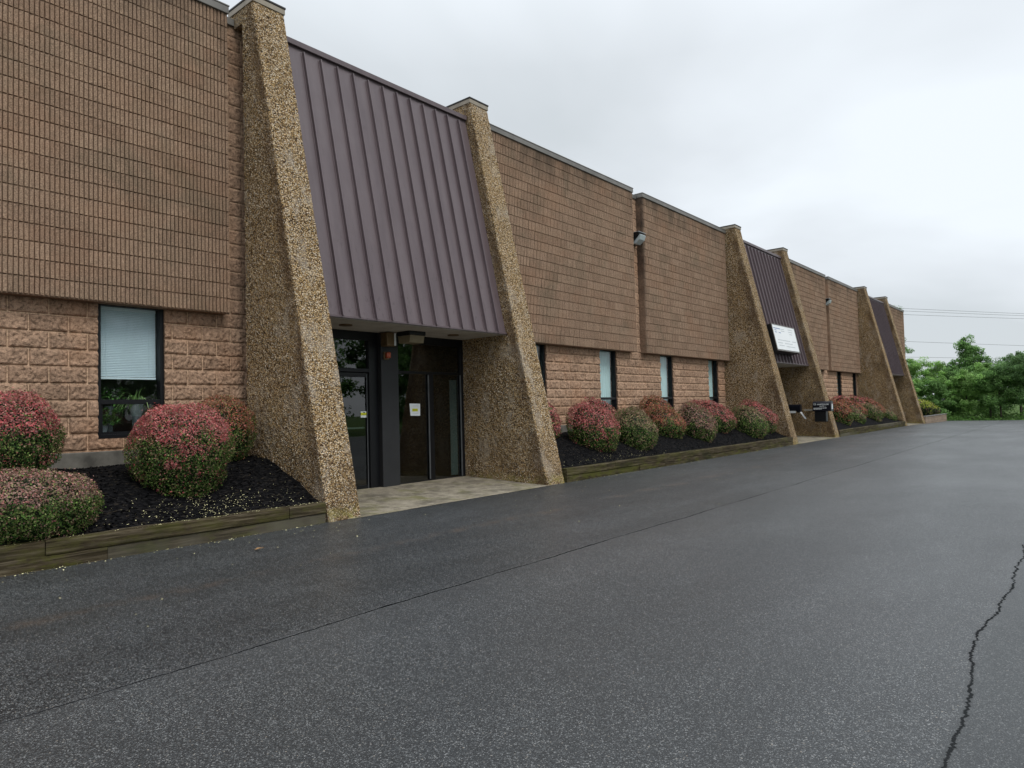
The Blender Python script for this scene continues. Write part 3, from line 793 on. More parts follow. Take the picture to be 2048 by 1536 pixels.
def shrub(x, y, zb, zt, diam, n, ls, top, topcut, label, seed, flat=.5, low=.52, side=GREEN, topfrac=.9, group='round clipped barberry shrubs in the beds'):
    g = np.random.default_rng(seed)
    t = empty('clipped_shrub', (x, y, zb), label, 'shrub', group)
    if 9 < x < 45: zb -= .08; diam *= 1.12
    t.location.z = zb; H = zt - zb; Rr = diam / 2
    def prof(h):            # radius factor at height fraction h
        up = np.sqrt(np.clip(1 - ((h - flat) / (1 - flat)) ** 2, 0, 1)) ** .85
        dn = low + (1 - low) * np.sin(np.clip(h / flat, 0, 1) * math.pi / 2) ** .9
        return np.where(h > flat, up, dn)
    # sample heights uniformly over the outline
    hh = np.linspace(0, 1, 200); rr = prof(hh) * Rr; ds = np.hypot(np.diff(hh * H), np.diff(rr)) * (rr[1:] + rr[:-1]) / 2
    cdf = np.concatenate([[0], np.cumsum(ds)]); cdf /= cdf[-1]
    h = np.interp(g.random(n), cdf, hh); th = g.uniform(0, 2 * math.pi, n)
    r = prof(h) * Rr
    D = np.stack([np.cos(th), np.sin(th), 0 * th], 1)
    P = np.stack([r * np.cos(th), r * np.sin(th), h * H], 1)
    dr = np.gradient(prof(hh) * Rr, hh * H); sl = np.interp(h, hh, dr)
    N = np.stack([np.cos(th), np.sin(th), -np.clip(sl, -6, 6)], 1); N /= np.linalg.norm(N, axis=1)[:, None]
    Pw = P + np.array([x, y, 0]) + seed
    lump = noise3(Pw, .30, 1) * .6 + noise3(Pw, .11, 2) * .4
    depth = (lump - .60) * .17 * min(1, diam) - np.abs(g.normal(0, .035, n)) * (diam / 1.0)
    deep = g.random(n) < .25; depth = np.where(deep, depth - g.uniform(0, .14, n) * diam, depth)
    spr = g.random(n) < .02; depth = np.where(spr, depth + g.uniform(0, .05, n), depth)
    P = P + N * depth[:, None]
    P[:, 2] = np.maximum(P[:, 2], .02)
    if 9 < x < 45: P[:, 2] += .42 * (P[:, 1]) * np.clip(P[:, 2] / H, 0, 1)
    Q, F = leaf_quads(P, N, ls, .62, g)
    # colour: new growth colour on the crown of the shrub, older leaves below, in clumps
    cl = noise3(Pw, .16, 5); cl2 = noise3(Pw, .35, 6)
    m = h + (cl - .5) * .40 + (cl2 - .5) * .30 + g.normal(0, .045, n)
    istop = (m > topcut) & (g.random(n) < topfrac)
    istop |= (cl > .76) & (g.random(n) < .5)
    istop |= g.random(n) < .07
    ci = g.integers(0, 5, n)
    colr = np.where(istop[:, None], top[ci], side[ci])
    oth = g.random(n) < .18
    colr = np.where(oth[:, None], np.where(istop[:, None], MAUVE[ci], TAN[ci] * .8), colr)
    colr = np.minimum(colr * (g.uniform(.8, 1.45, n) * (.55 + .95 * noise3(Pw, .045, 7)))[:, None], .75)
    # solid dark core hull; the shade inside the shrub is put into its colour
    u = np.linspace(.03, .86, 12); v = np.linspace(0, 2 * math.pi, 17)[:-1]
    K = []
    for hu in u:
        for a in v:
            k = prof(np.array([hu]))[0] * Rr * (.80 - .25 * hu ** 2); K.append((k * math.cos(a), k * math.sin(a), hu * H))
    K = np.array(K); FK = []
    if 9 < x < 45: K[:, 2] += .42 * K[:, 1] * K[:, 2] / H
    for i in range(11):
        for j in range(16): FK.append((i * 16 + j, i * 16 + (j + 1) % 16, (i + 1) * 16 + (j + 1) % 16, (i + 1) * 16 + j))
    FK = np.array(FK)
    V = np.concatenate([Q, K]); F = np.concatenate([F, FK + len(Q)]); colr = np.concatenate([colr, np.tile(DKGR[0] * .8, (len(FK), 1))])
    mk('foliage', V, F, M['leaf'], t, colors=colr, local=True)
    s = MB()
    for k in range(5):
        a = k * 1.3; s.tube([(.03 * math.cos(a), .03 * math.sin(a), -.10), (.10 * math.cos(a), .10 * math.sin(a), H * .3), (Rr * .5 * math.cos(a), Rr * .5 * math.sin(a), H * .7)], [.014, .010, .005], 5)
    s.build('stem', M['bark'], t, local=True)
    return t

SH = [
 (3.66, -1.30, .38, 1.50, 1.17, 36000, .021, PINK, .60, 'large pink-topped round shrub in front of the window with the blind', .58, .50, GREEN, .92),
 (2.10, -.85, .70, 1.66, 1.00, 24000, .021, PINK, .62, 'red-topped dark green shrub behind the low mauve one, at the left edge', .5, .6, GREEN, .9),
 (2.03, -1.62, .22, .90, 1.32, 32000, .021, MAUVE, .58, 'low wide green and mauve mound just behind the nearest timber edging', .45, .72, GREEN, .8),
 (4.50, -.56, .72, 1.60, .92, 16000, .021, REDBR, .48, 'small reddish shrub tucked between the first buttress and the wall', .5, .6, GREEN, .75),
 (12.14, -1.35, .40, 1.41, 1.05, 13000, .030, PINK, .55, 'bright red-topped shrub nearest the second buttress in the middle bed', .55, .55, GREEN, .9),
 (13.72, -1.45, .32, 1.27, .98, 12000, .030, TAN, .70, 'green round shrub with tan tips, second in the front of the middle bed', .52, .55, GREEN, .7),
 (15.80, -1.10, .50, 1.32, 1.00, 10000, .032, REDBR, .50, 'rusty brown-red shrub right of the green one with tan tips', .55, .6, GREEN, .85),
 (16.98, -1.42, .32, 1.34, .95, 11000, .032, MAUVE, .58, 'grey-green shrub with a mauve crown in the centre of the middle bed', .52, .55, GREEN, .75),
 (18.85, -1.05, .50, 1.42, 1.12, 9000, .034, PINK, .55, 'broad red-topped shrub right of the mauve-crowned one', .55, .6, GREEN, .9),
 (20.25, -1.55, .28, 1.25, 1.0, 9000, .034, TAN, .68, 'bright green shrub with a pale top close to the third buttress', .5, .55, GREEN, .7),
 (21.55, -1.28, .38, 1.40, 1.15, 7000, .036, PINK, .55, 'red-topped shrub behind the pale green one, against the third buttress', .5, .6, GREEN, .88),
 (11.33, -.60, .62, 1.51, .80, 7000, .032, PINK, .5, 'red shrub half hidden behind the second buttress', .5, .6, GREEN, .85),
 (13.72, -.50, .66, 1.54, .88, 7000, .032, PINK, .5, 'red shrub against the wall below the second window of the middle bay', .5, .6, GREEN, .8),
 (16.55, -.50, .66, 1.59, .90, 6500, .034, REDBR, .5, 'dull red shrub against the wall under the third window of the middle bay', .5, .6, GREEN, .85),
 (15.30, -.60, .66, 1.34, .62, 4000, .034, TAN, .4, 'small tan shrub peeping between taller ones near the wall', .5, .6, TAN, .8),
 (19.2, -.50, .66, 1.45, .85, 5000, .036, PINK, .5, 'red shrub by the wall below the fourth window of the middle bay', .5, .6, GREEN, .85),
 (30.45, -1.42, .28, 1.32, .95, 5500, .05, REDBR, .62, 'rusty-topped dark shrub directly behind the white-lettered mailbox', .55, .6, GREEN, .85),
 (32.5, -1.45, .24, 1.04, .86, 4500, .05, TAN, .75, 'dark green shrub with yellowish tips, second from the lettered mailbox', .5, .6, GREEN, .75),
 (33.9, -1.0, .45, 1.36, 1.2, 4500, .05, REDBR, .55, 'rust-red topped shrub in the second row of the far bed', .5, .6, GREEN, .9),
 (35.5, -1.42, .26, 1.2, .92, 4500, .05, TAN, .66, 'pale-tipped olive dome at the centre of the far bed', .5, .6, GREEN, .7),
 (37.6, -1.0, .45, 1.36, 1.2, 3800, .05, REDBR, .55, 'wide red-brown shrub behind the last round green one', .5, .6, GREEN, .9),
 (38.55, -1.5, .2, .90, .82, 3500, .05, TAN, .74, 'small round green shrub last in the far bed by the fifth buttress', .5, .62, GREEN, .7),
 (34.5, -.5, .66, 1.58, .85, 2500, .055, PINK, .5, 'maroon shrub top against the wall below a far window', .5, .6, GREEN, .85),
 (36.9, -.5, .66, 1.57, .85, 2500, .055, PINK, .5, 'maroon shrub by the wall under the last far window', .5, .6, GREEN, .85),
 (38.6, -.62, .66, 1.5, 1.0, 2500, .055, PINK, .5, 'dull crimson shrub in the corner beside the fifth buttress', .5, .6, GREEN, .85),
 (31.9, -.5, .66, 1.58, .8, 2200, .055, REDBR, .5, 'brown-red shrub behind the lettered mailbox close to the wall', .5, .6, GREEN, .85),
 (-.2, -1.3, .40, 1.5, 1.2, 6000, .04, PINK, .58, None, .58, .5, GREEN, .9),
 (48.3, -1.55, .28, .80, .62, 1400, .06, TAN, .6, 'small grey-green dome in the tan planter beside the last buttress', .5, .7, GREEN, .6),
 (47.9, -1.15, .30, 1.36, 2.0, 4500, .07, LIME, .52, 'lime-yellow topped spreading shrub in the tan planter', .5, .75, DKGR, .95),
 (50.0, -1.2, .30, 1.02, 2.0, 2600, .07, LIME, .62, 'dark green shrub with a thin lime top in the tan planter', .45, .8, DKGR, .85),
 (51.1, -1.5, .28, .66, .95, 1200, .07, TAN, .8, 'dark rounded shrub at the outer corner of the tan planter', .5, .8, DKGR, .5),
]
for k, s in enumerate(SH):
    if s[9] is None: continue
    shrub(*s[:9], s[9], 100 + k, s[10], s[11], s[12], s[13], group=('clipped shrubs in the tan planter' if s[0] > 45 else 'round clipped barberry shrubs in the beds'))

# ------------------------------------------------------------------ trees
TG = {'lime': np.array([[.16, .29, .06], [.13, .245, .05], [.20, .34, .075], [.11, .20, .05], [.15, .26, .07]]),
      'mid': np.array([[.10, .21, .045], [.08, .165, .04], [.13, .25, .055], [.065, .135, .035], [.11, .19, .06]]),
      'dark': np.array([[.085, .17, .048], [.07, .14, .042], [.11, .20, .06], [.055, .115, .038], [.09, .155, .06]])}
def tree(x, y, H, W, n, kind, shape, label, seed, zg=-.6, ls=.13, crown0=.12, group='trees beyond the end of the driveway'):
    g = np.random.default_rng(seed); t = empty('leafy_tree', (x, y, zg), label, 'tree', group)
    s = MB(); lean = g.normal(0, .04, 2) * H
    pts = [(lean[0] * f ** 2, lean[1] * f ** 2, H * f * .93) for f in np.linspace(0, 1, 7)]
    r0 = .022 * H ** .9
    s.tube([(0, 0, -.2)] + pts, [r0 * 1.2] + [r0 * (1 - .88 * f) for f in np.linspace(0, 1, 7)], 7)
    tips = []
    nb = 16 if shape != 'open' else 20
    for k in range(nb):
        f = crown0 + (.96 - crown0) * (k + g.random()) / nb; a = k * 2.4 + g.random()
        base = Vector((lean[0] * f ** 2, lean[1] * f ** 2, H * f * .93))
        if shape == 'cone': rad = W / 2 * (1.05 - f) ** .8 * 1.1
        elif shape == 'open': rad = W / 2 * (1.1 - f) ** .55
        else: rad = W / 2 * math.sqrt(max(.08, 1 - ((f - .5) / .55) ** 2))
        L = rad * g.uniform(.6, 1.05)
        e = base + Vector((math.cos(a) * L, math.sin(a) * L, L * g.uniform(.15, .6)))
        mid = (base + e) / 2 + Vector((0, 0, -.06 * L))
        s.tube([base, mid, e], [r0 * .35 * (1 - f * .6), r0 * .22 * (1 - f * .6), .01], 5, cap=False)
        tips += [(e, .34 * W / 2 + .14), (mid, .30 * W / 2 + .10)]
    tips.append((Vector(pts[-1]) + Vector((0, 0, .03 * H)), .16 * W + .05))
    C = []; N = []; cid = []
    per = n // len(tips)
    for i, (p, r) in enumerate(tips):
        r *= g.uniform(.7, 1.25)
        sub = g.normal(0, 1, (6, 3)); sub /= np.linalg.norm(sub, axis=1)[:, None]
        sc = np.array(p) + sub * r * np.array([1, 1, .7]) * g.uniform(.3, .9, (6, 1))
        m = per; w = g.integers(0, 6, m); d = g.normal(0, 1, (m, 3)); d /= np.linalg.norm(d, axis=1)[:, None]
        q = sc[w] + d * (r * .50) * g.random((m, 1)) ** .4 * np.array([1, 1, .75])
        C.append(q); N.append(d * .5 + np.array([0, 0, .8])); cid.append(i * 6 + w)
    C = np.concatenate(C); N = np.concatenate(N); cid = np.concatenate(cid)
    C[:, 2] = np.maximum(C[:, 2], .15)
    Q, F = leaf_quads(C, N, ls, .6, g)
    tone = g.uniform(.65, 1.4, cid.max() + 1)[cid]
    pal = TG[kind][g.integers(0, 5, len(C))] * (tone * g.uniform(.8, 1.2, len(C)))[:, None]
    mk('crown', Q, F, M['treeleaf'], t, colors=np.minimum((pal * .82 + pal.mean(1)[:, None] * .18) * 1.75, .8), local=True)
    s.build('trunk', M['bark'], t, local=True)
    return t
TR = [
 (57.5, 2.9, 9.6, 3.6, 9000, 'mid', 'round', 'tall tree whose leaves stick out past the end corner of the roof', .25),
 (59.5, 1.35, 5.0, 3.0, 9000, 'lime', 'round', 'bright green tree right beside the end corner of the building', .10),
 (61.5, .1, 4.7, 3.0, 9000, 'lime', 'round', 'second bright green tree from the building end', .10),
 (57, 1.0, 3.5, 2.2, 6000, 'lime', 'round', 'low bright bushy tree just past the planter', .04),
 (57.5, -.6, 3.2, 2.2, 6000, 'mid', 'round', 'low bushy tree in front of the bright pair near the building', .04),
 (62, -1.25, 4.3, 2.6, 8000, 'mid', 'round', 'medium green tree left of the pointed one', .12),
 (66, -1.85, 7.0, 3.3, 7500, 'mid', 'open', 'tallest pointed tree rising above the others against the sky', .22),
 (60, -2.4, 3.9, 2.6, 8000, 'lime', 'round', 'small bright green tree in front of the pointed one', .15),
 (63, -3.5, 4.6, 2.7, 8500, 'lime', 'round', 'bright leafy tree right of the pointed one', .28),
 (60, -4.4, 4.1, 2.8, 8500, 'mid', 'round', 'mid green tree between the bright one and the dark ones', .3),
 (64, -5.3, 5.2, 3.2, 10000, 'dark', 'round', 'darker dense tree near the right edge', .28),
 (60, -6.2, 4.9, 3.2, 10000, 'dark', 'round', 'darker tree cut by the right edge of the view', .3),
 (64, -8.2, 5.6, 3.6, 5000, 'dark', 'round', None, .15), (61, -10.4, 5.0, 3.4, 5000, 'mid', 'round', None, .15), (66, -13, 5.8, 4, 4000, 'mid', 'round', None, .15),
 (70, -3.0, 4.9, 3.6, 7000, 'dark', 'round', 'dark tree in the back row behind the bright ones', .08),
 (70, -.2, 4.8, 3.6, 7000, 'dark', 'round', 'dark tree in the back row near the building', .08),
 (71, -6.4, 5.7, 3.8, 7000, 'mid', 'round', 'mid green tree in the back row at the right', .08),
]
for k, (x, y, h, w, n, kd, sh, lb, c0) in enumerate(TR):
    if lb: tree(x, y, h, w, int(n * 2.6), kd, sh, lb, 300 + k, crown0=c0, ls=(.10 if x < 66 else .125))
# reflected in the entrance glass: trees on the far side of the lot
RT = [(17, -36, 11, 9, 'tree across the lot mirrored in the near window with the blind'), (29.5, -36, 12, 9, 'tree across the lot mirrored in the left entrance door'),
      (35.5, -34, 10, 6.5, 'smaller tree across the lot mirrored at the left side of the right-hand entrance glass'), (42.5, -37, 11.5, 9, 'tree across the lot farthest from the viewer, mirrored in the right-hand entrance glass')]
for k, (x, y, h, w, lb) in enumerate(RT):
    tree(x, y, h, w, 11000, 'mid', 'round', lb, 340 + k, zg=-.2, ls=.30, crown0=.08, group='trees across the lot')

# low scrub under the tree line
n = 48000; c = np.stack([rng.uniform(54, 68, n), rng.uniform(-16, 6, n), np.zeros(n)], 1)
hh = rng.random(n) ** 1.6 * (.25 + (.9 + 1.2 * np.clip((c[:, 0] - 60) / 6, 0, 1)) * noise3(c, 1.6, 9) ** 1.5) * np.clip((c[:, 0] - 53.5) / 3, .12, 1); c[:, 2] = -.45 - .2 * np.clip((c[:, 0] - 55) / 4, 0, 1) + hh
Q, F = leaf_quads(c, np.tile([0, 0, 1.], (n, 1)), .15, .5, rng)
colr = TG['mid'][rng.integers(0, 5, n)] * rng.uniform(.5, 1.3, n)[:, None]
tag(mk('undergrowth', Q, F, M['treeleaf'], colors=colr), 'dense low green scrub under the row of trees', 'undergrowth', kind='stuff')

# ------------------------------------------------------------------ small things on and around the building
def wall_lamp(x, z, label):
    t = empty('wall_lamp', (x, -.03, z), label, 'lamp', 'wall lamps in the gaps between block panels')
    MB().prism([(-.02, z - .14), (-.02, z + .14), (-.30, z + .14), (-.34, z + .10), (-.10, z - .14)], x - .19, x + .19).build('housing', M['black'], t)
    MB().prism([(-.115, z - .135), (-.352, z + .085), (-.375, z + .06), (-.33, z - .05), (-.20, z - .15)], x - .14, x + .14).build('lens', M['lens'], t)
    MB().box(x - .195, x + .195, -.35, -.02, z + .141, z + .155, .003).build('hood', M['steel'], t)
wall_lamp(16.34, 5.83, 'black wall lamp with frosted lens high in the gap left of the sooty streak')
wall_lamp(33.72, 5.92, 'small far wall lamp above the brown streak between two far panels')

t = empty('emergency_light', (7.80, -.62, 2.67), 'boxy beige emergency light under the soffit above the charcoal pillar', 'light')
MB().box(7.62, 7.98, -.80, -.46, 2.60, 2.671, .01).build('mount', M['black'], t)
MB().prism([(-.79, 2.60), (-.47, 2.60), (-.50, 2.48), (-.76, 2.48)], 7.64, 7.955).build('lens', M['beige'], t)
t = empty('lantern', (7.50, -.40, 2.55), 'brown lantern box with one white side at the top of the charcoal pillar', 'light')
MB().box(7.40, 7.585, -.49, -.315, 2.43, 2.66, .008).build('housing', M['brass'], t)
MB().box(7.545, 7.583, -.496, -.4905, 2.44, 2.65).build('lens', M['whitep'], t)
t = empty('fire_alarm', (7.50, -.34, 2.28), 'small red alarm beacon on the charcoal pillar below the lantern', 'alarm')
MB().box(7.445, 7.555, -.345, -.3105, 2.215, 2.345, .006).build('back_plate', M['brass'], t)
MB().box(7.46, 7.54, -.42, -.3455, 2.235, 2.335, .015).build('lens', M['red'], t)

t = empty('paper_notice', (8.26, -.20, 1.37), 'white paper notice with a yellow patch on the right-hand entrance glass', 'notice', None)
mk('sheet', [(8.125, -.184, 1.475), (8.375, -.184, 1.47), (8.37, -.186, 1.255), (8.145, -.184, 1.26)], [(0, 3, 2, 1)], M['paper'], t)
MB().box(8.185, 8.315, -.1885, -.1865, 1.335, 1.385).build('yellow_patch', M['yellow'], t)
for z in (1.44, 1.425, 1.41, 1.305, 1.29): MB().box(8.20, 8.33, -.1880, -.1865, z, z + .004).build('printed_line', M['inkgrey'], t)
for z in (1.349, 1.366): MB().box(8.195, 8.305, -.1905, -.189, z, z + .004).build('printed_line', M['inkdark'], t)
t = empty('door_sticker', (7.13, -.2, 1.3), 'small white and yellow-green sticker on the left entrance door glass', 'sticker')
MB().box(7.065, 7.19, -.186, -.1835, 1.255, 1.355).build('sheet', M['paper'], t)
MB().box(7.065, 7.19, -.1875, -.1865, 1.29, 1.335).build('yellow_band', M['yellow'], t)
MB().box(7.115, 7.145, -.1885, -.188, 1.325, 1.345).build('emblem', M['inkdark'], t)
MB().box(7.075, 7.18, -.1885, -.188, 1.296, 1.302).build('printed_line', M['inkdark'], t)

# directory sign over the second awning, leaning with it
t = empty('sign_cabinet', (23.95, -1.3, 3.5), 'white-faced cabinet sign leaning on the second bronze awning', 'sign')
sx0, sx1 = 22.80, 25.08; A = np.array([-1.40, 3.94]); Bm = np.array([-1.585, 3.04]); d = (Bm - A) / np.linalg.norm(Bm - A); nrm = np.array([d[1], -d[0]])
def sp(u, w): q = A + d * u + nrm * w; return (q[0], q[1])
L = np.linalg.norm(Bm - A)
MB().prism([sp(0, 0), sp(L, 0), sp(L, -.30), sp(0, -.30)], sx0, sx1).build('cabinet', M['black'], t)
MB().prism([sp(0, 0.0005), sp(L, .0005), sp(L, .02), sp(0, .02)], sx0, sx0 + .03).prism([sp(0, 0.0005), sp(L, .0005), sp(L, .02), sp(0, .02)], sx1 - .03, sx1).prism([sp(L - .03, .0005), sp(L, .0005), sp(L, .02), sp(L - .03, .02)], sx0 + .03, sx1 - .03).prism([sp(0, .0005), sp(.02, .0005), sp(.02, .02), sp(0, .02)], sx0 + .03, sx1 - .03).build('trim', M['coping'], t)
MB().prism([sp(.022, .001), sp(L - .05, .001), sp(L - .05, .010), sp(.022, .010)], sx0 + .035, sx1 - .035).build('face', M['white'], t)
def words_rows(mat, rows, seed):
    g = random.Random(seed); m = MB()
    for (x, u, w, h) in rows:
        e = x + w
        while x < e:
            ww = g.uniform(.03, .09)
            m.prism([sp(u, .0101), sp(u + h, .0101), sp(u + h, .012), sp(u, .012)], x, min(x + ww, e)); x += ww + .018
    m.build('print', mat, t)
words_rows(M['inkblue'], [(22.92, .12, .62, .035), (22.98, .19, .20, .03), (22.98, .26, .20, .03), (23.35, .26, .2, .03)], 1)
words_rows(M['inkgrey'], [(23.6, .12, .35, .03), (23.6, .19, .35, .03), (24.35, .10, .45, .03), (24.35, .18, .4, .03), (24.4, .26, .3, .03), (23.1, .52, 1.2, .03), (24.5, .52, .4, .03), (23.05, .62, .45, .03), (23.7, .62, .8, .03), (23.1, .71, .5, .03), (23.8, .72, .9, .03)], 2)

# mailboxes bracketed to the left side of the fourth buttress
def arch(y0, y1, z0, z1, x, w, n=10):
    """profile (x,z) of a mailbox with a rounded top"""
    r = w / 2; pts = [(x - r, z0), (x + r, z0)]
    for k in range(n + 1):
        a = math.pi * k / n; pts.append((x + r * math.cos(a), z1 - r + r * math.sin(a)))
    return pts
def text(s, size, loc, rot, mat, parent, name='lettering', bold=0.0, align='LEFT'):
    c = bpy.data.curves.new(name, 'FONT'); c.body = s; c.size = size; c.extrude = .0008; c.offset = bold; c.align_x = align
    o = bpy.data.objects.new(name, c); link(o); o.location = loc; o.rotation_euler = rot
    dg = bpy.context.evaluated_depsgraph_get(); me = bpy.data.meshes.new_from_object(o.evaluated_get(dg)); me.name = name
    me.transform(o.matrix_basis if False else Matrix.LocRotScale(o.location, o.rotation_euler, None))
    q = bpy.data.objects.new(name, me); link(q); bpy.data.objects.remove(o)
    me.materials.clear(); me.materials.append(mat)
    q.parent = parent
    if parent.type == 'EMPTY': q.matrix_parent_inverse = Matrix.Translation(-Vector(parent.location))
    return q
t = empty('mailbox', (26.25, -1.9, .98), 'large black mailbox with white lettering on its side, at the fourth buttress', 'mailbox')
P = arch(0, 0, .985, 1.345, 26.42, .30)
bd = MB().prism(P, -2.185, -1.575, 1).build('body', M['boxblack'], t)
MB().prism(arch(0, 0, .975, 1.355, 26.42, .315), -2.205, -2.187, 1).build('door', M['boxblack'], t)
MB().box(26.36, 26.48, -2.212, -2.2055, 1.05, 1.24).build('door_label', M['whitep'], t)
MB().box(26.30, 26.54, -2.02, -1.62, .60, .984, .02).build('paper_tube', M['black'], t)
rot = (R(90), 0, R(-90))
xf = 26.269
text('15', .095, (xf - .002, -1.60, 1.205), rot, M['whitep'], t, bold=.002)
text('HAMPTON DR', .062, (xf - .002, -1.73, 1.207), rot, M['whitep'], t, bold=.002)
text('SUITE 1', .062, (xf - .002, -1.82, 1.142), rot, M['whitep'], t, bold=.001)
m = MB(); g = random.Random(4)
for (y, z, w) in [(-1.61, 1.085, .44), (-1.61, 1.05, .26)]:
    e = y - w
    while y > e: ww = g.uniform(.03, .07); m.box(xf - .002, xf - .0003, y - ww, y, z, z + .022); y -= ww + .012
m.build('lettering', M['whitep'], t)
MB().box(26.34, 26.46, -1.572, -1.25, 1.0, 1.055, .004).box(26.46, 26.90, -1.36, -1.28, 1.0, 1.055).build('arm', M['plank'], t)
t = empty('mailbox', (26.25, -.85, 1.0), 'smaller plain black mailbox with its white inner door hanging open', 'mailbox')
MB().prism(arch(0, 0, 1.0, 1.25, 26.42, .20), -1.12, -.62, 1).build('body', M['boxblack'], t)
MB().box(26.36, 26.48, -1.10, -.98, .945, .999, .003).build('latch', M['black'], t)
MB().box(26.318, 26.33, -.96, -.64, .93, 1.01).build('name_plate', M['whitep'], t)
MB().prism([(-1.10, .955), (-1.115, .965), (-1.285, .715), (-1.27, .705)], 26.335, 26.50).build('open_door', M['whitep'], t)
MB().box(26.40, 26.90, -.80, -.72, .985, .9995).build('arm', M['plank'], t)

# potted plants on the sill inside the near window
def blade(m, p0, dirv, L, w, droop, n=7):
    p = Vector(p0); d = Vector(dirv).normalized(); pts = [p.copy()]
    for i in range(n): d = (d + Vector((0, 0, -droop / n))).normalized(); p = p + d * L / n; pts.append(p.copy())
    V = []; F = []
    side = Vector((-dirv[1], dirv[0], 0)); side = side.normalized() if side.length > .01 else Vector((1, 0, 0))
    for i, q in enumerate(pts):
        k = w * (1 - (i / n) ** 1.5) + .0008; V += [q - side * k, q + side * k]
    for i in range(n): F.append((2 * i, 2 * i + 2, 2 * i + 3, 2 * i + 1))
    m.add(V, F)
def pot(m, x, y, z, r, h):
    n = 16; V = []; F = []
    for (rr, zz) in [(r * .75, z), (r, z + h), (r * .92, z + h), (r * .9, z + h - .012)]:
        for k in range(n): a = 2 * math.pi * k / n; V.append((x + rr * math.cos(a), y + rr * math.sin(a), zz))
    for i in range(3):
        for k in range(n): F.append((i * n + k, i * n + (k + 1) % n, (i + 1) * n + (k + 1) % n, (i + 1) * n + k))
    F.append(tuple(range(n))[::-1]); F.append(tuple(3 * n + k for k in range(n))); m.add(V, F)
plantm = simple('houseplant_green', (.16, .34, .08), .45, .5, 0, .35, 12); plantm2 = simple('spider_plant_green', (.38, .56, .20), .45, .5, 0, .4, 14)
MB().box(3.2, 4.05, .17, .52, 1.125, 1.15).build('sill', M['whitep'], B)
g = random.Random(3)
t = empty('potted_plant', (3.36, .27, 1.15), 'leafy plant in a grey pot low at the left inside the near window', 'plant')
m = MB(); pot(m, 3.37, .27, 1.151, .062, .10); m.build('pot', M['pot'], t)
m = MB()
for k in range(170):
    a = g.uniform(0, 6.28); e = g.uniform(.3, 2.2); blade(m, (3.37 + g.uniform(-.08, .22), .27 + g.uniform(-.08, .05), 1.25 + g.uniform(0, .20)), (math.cos(a), math.sin(a) * .6, e), g.uniform(.06, .14), g.uniform(.010, .018), 1.5, 5)
m.build('leaves', plantm, t)
t = empty('potted_plant', (3.80, .30, 1.15), 'spider plant with long arching blades in a pale pot inside the near window', 'plant')
m = MB(); pot(m, 3.80, .33, 1.36, .085, .16); m.build('pot', M['pot2'], t)
MB().tube([(3.80, .33, 1.151), (3.80, .33, 1.36)], .05, 12).build('stand', M['pot'], t)
m = MB()
for k in range(80):
    a = g.uniform(0, 6.28); blade(m, (3.80 + g.uniform(-.03, .03), .31 + g.uniform(-.03, .03), 1.53), (math.cos(a), math.sin(a) * .45, g.uniform(.5, 1.8)), g.uniform(.22, .42), g.uniform(.004, .007), g.uniform(1.8, 3.4), 9)
m.build('leaves', plantm2, t)
t = empty('potted_plant', (3.45, .40, 1.15), 'bushy dark-leaved plant just below the blind inside the near window', 'plant')
m = MB(); pot(m, 3.50, .42, 1.38, .07, .12); m.build('pot', M['pot'], t)
MB().tube([(3.50, .42, 1.151), (3.50, .42, 1.38)], .045, 12).build('stand', M['pot'], t)
m = MB()
for k in range(220):
    a = g.uniform(0, 6.28); blade(m, (3.48 + g.uniform(-.16, .16), .36 + g.uniform(-.08, .08), 1.52 + g.uniform(0, .22)), (math.cos(a), math.sin(a) * .6, g.uniform(-.2, 1.2)), g.uniform(.05, .10), g.uniform(.010, .020), 1.6, 4)
m.build('leaves', plantm, t)

# petals, leaf litter
def scatter(name, pts, size, mat, label, cat):
    n = len(pts); Q, F = leaf_quads(pts, np.tile([0, 0, 2.5], (n, 1)), size, .7, rng); o = mk(name, Q, F, mat); tag(o, label, cat, kind='stuff')
n = 520; a = np.stack([rng.normal(3.75, .55, n), rng.normal(-1.80, .13, n), np.zeros(n)], 1)
a = a[(a[:, 0] < 4.98) & (a[:, 1] > -2.03) & (a[:, 1] < -1.3)]; a[:, 2] = bed_z(a) + .012
b = np.stack([rng.uniform(.5, 4.95, 330), rng.uniform(-2.155, -2.05, 330), np.full(330, .254)], 1); b = b[rng.random(330) < np.clip((b[:, 0] - 1) / 3.2, .12, 1)]
c = np.stack([rng.uniform(.5, 5.0, 150), -2.185 - np.abs(rng.normal(0, .05, 150)), np.full(150, .010)], 1)
d = np.stack([rng.uniform(.5, 13, 170), -2.2 - rng.exponential(.9, 170), np.full(170, .010)], 1)
e = np.stack([rng.uniform(10, 22, 260), -2.19 - np.abs(rng.normal(0, .09, 260)), np.full(260, .010)], 1)
f = np.stack([rng.normal(12.2, .8, 160), rng.normal(-1.85, .1, 160), np.zeros(160)], 1); f = f[(f[:, 0] > 10) & (f[:, 1] > -2.03)]; f[:, 2] = bed_z(f) + .012
h = np.stack([rng.uniform(.5, 5, 90), rng.uniform(-2.0, -.3, 90), np.zeros(90)], 1); h[:, 2] = bed_z(h) + .014
scatter('fallen_petals', np.concatenate([a, b, c, d, e, f, h]), .0150, M['petal'], 'tiny yellow-white petals scattered on the mulch, timbers and asphalt edge', 'petals')
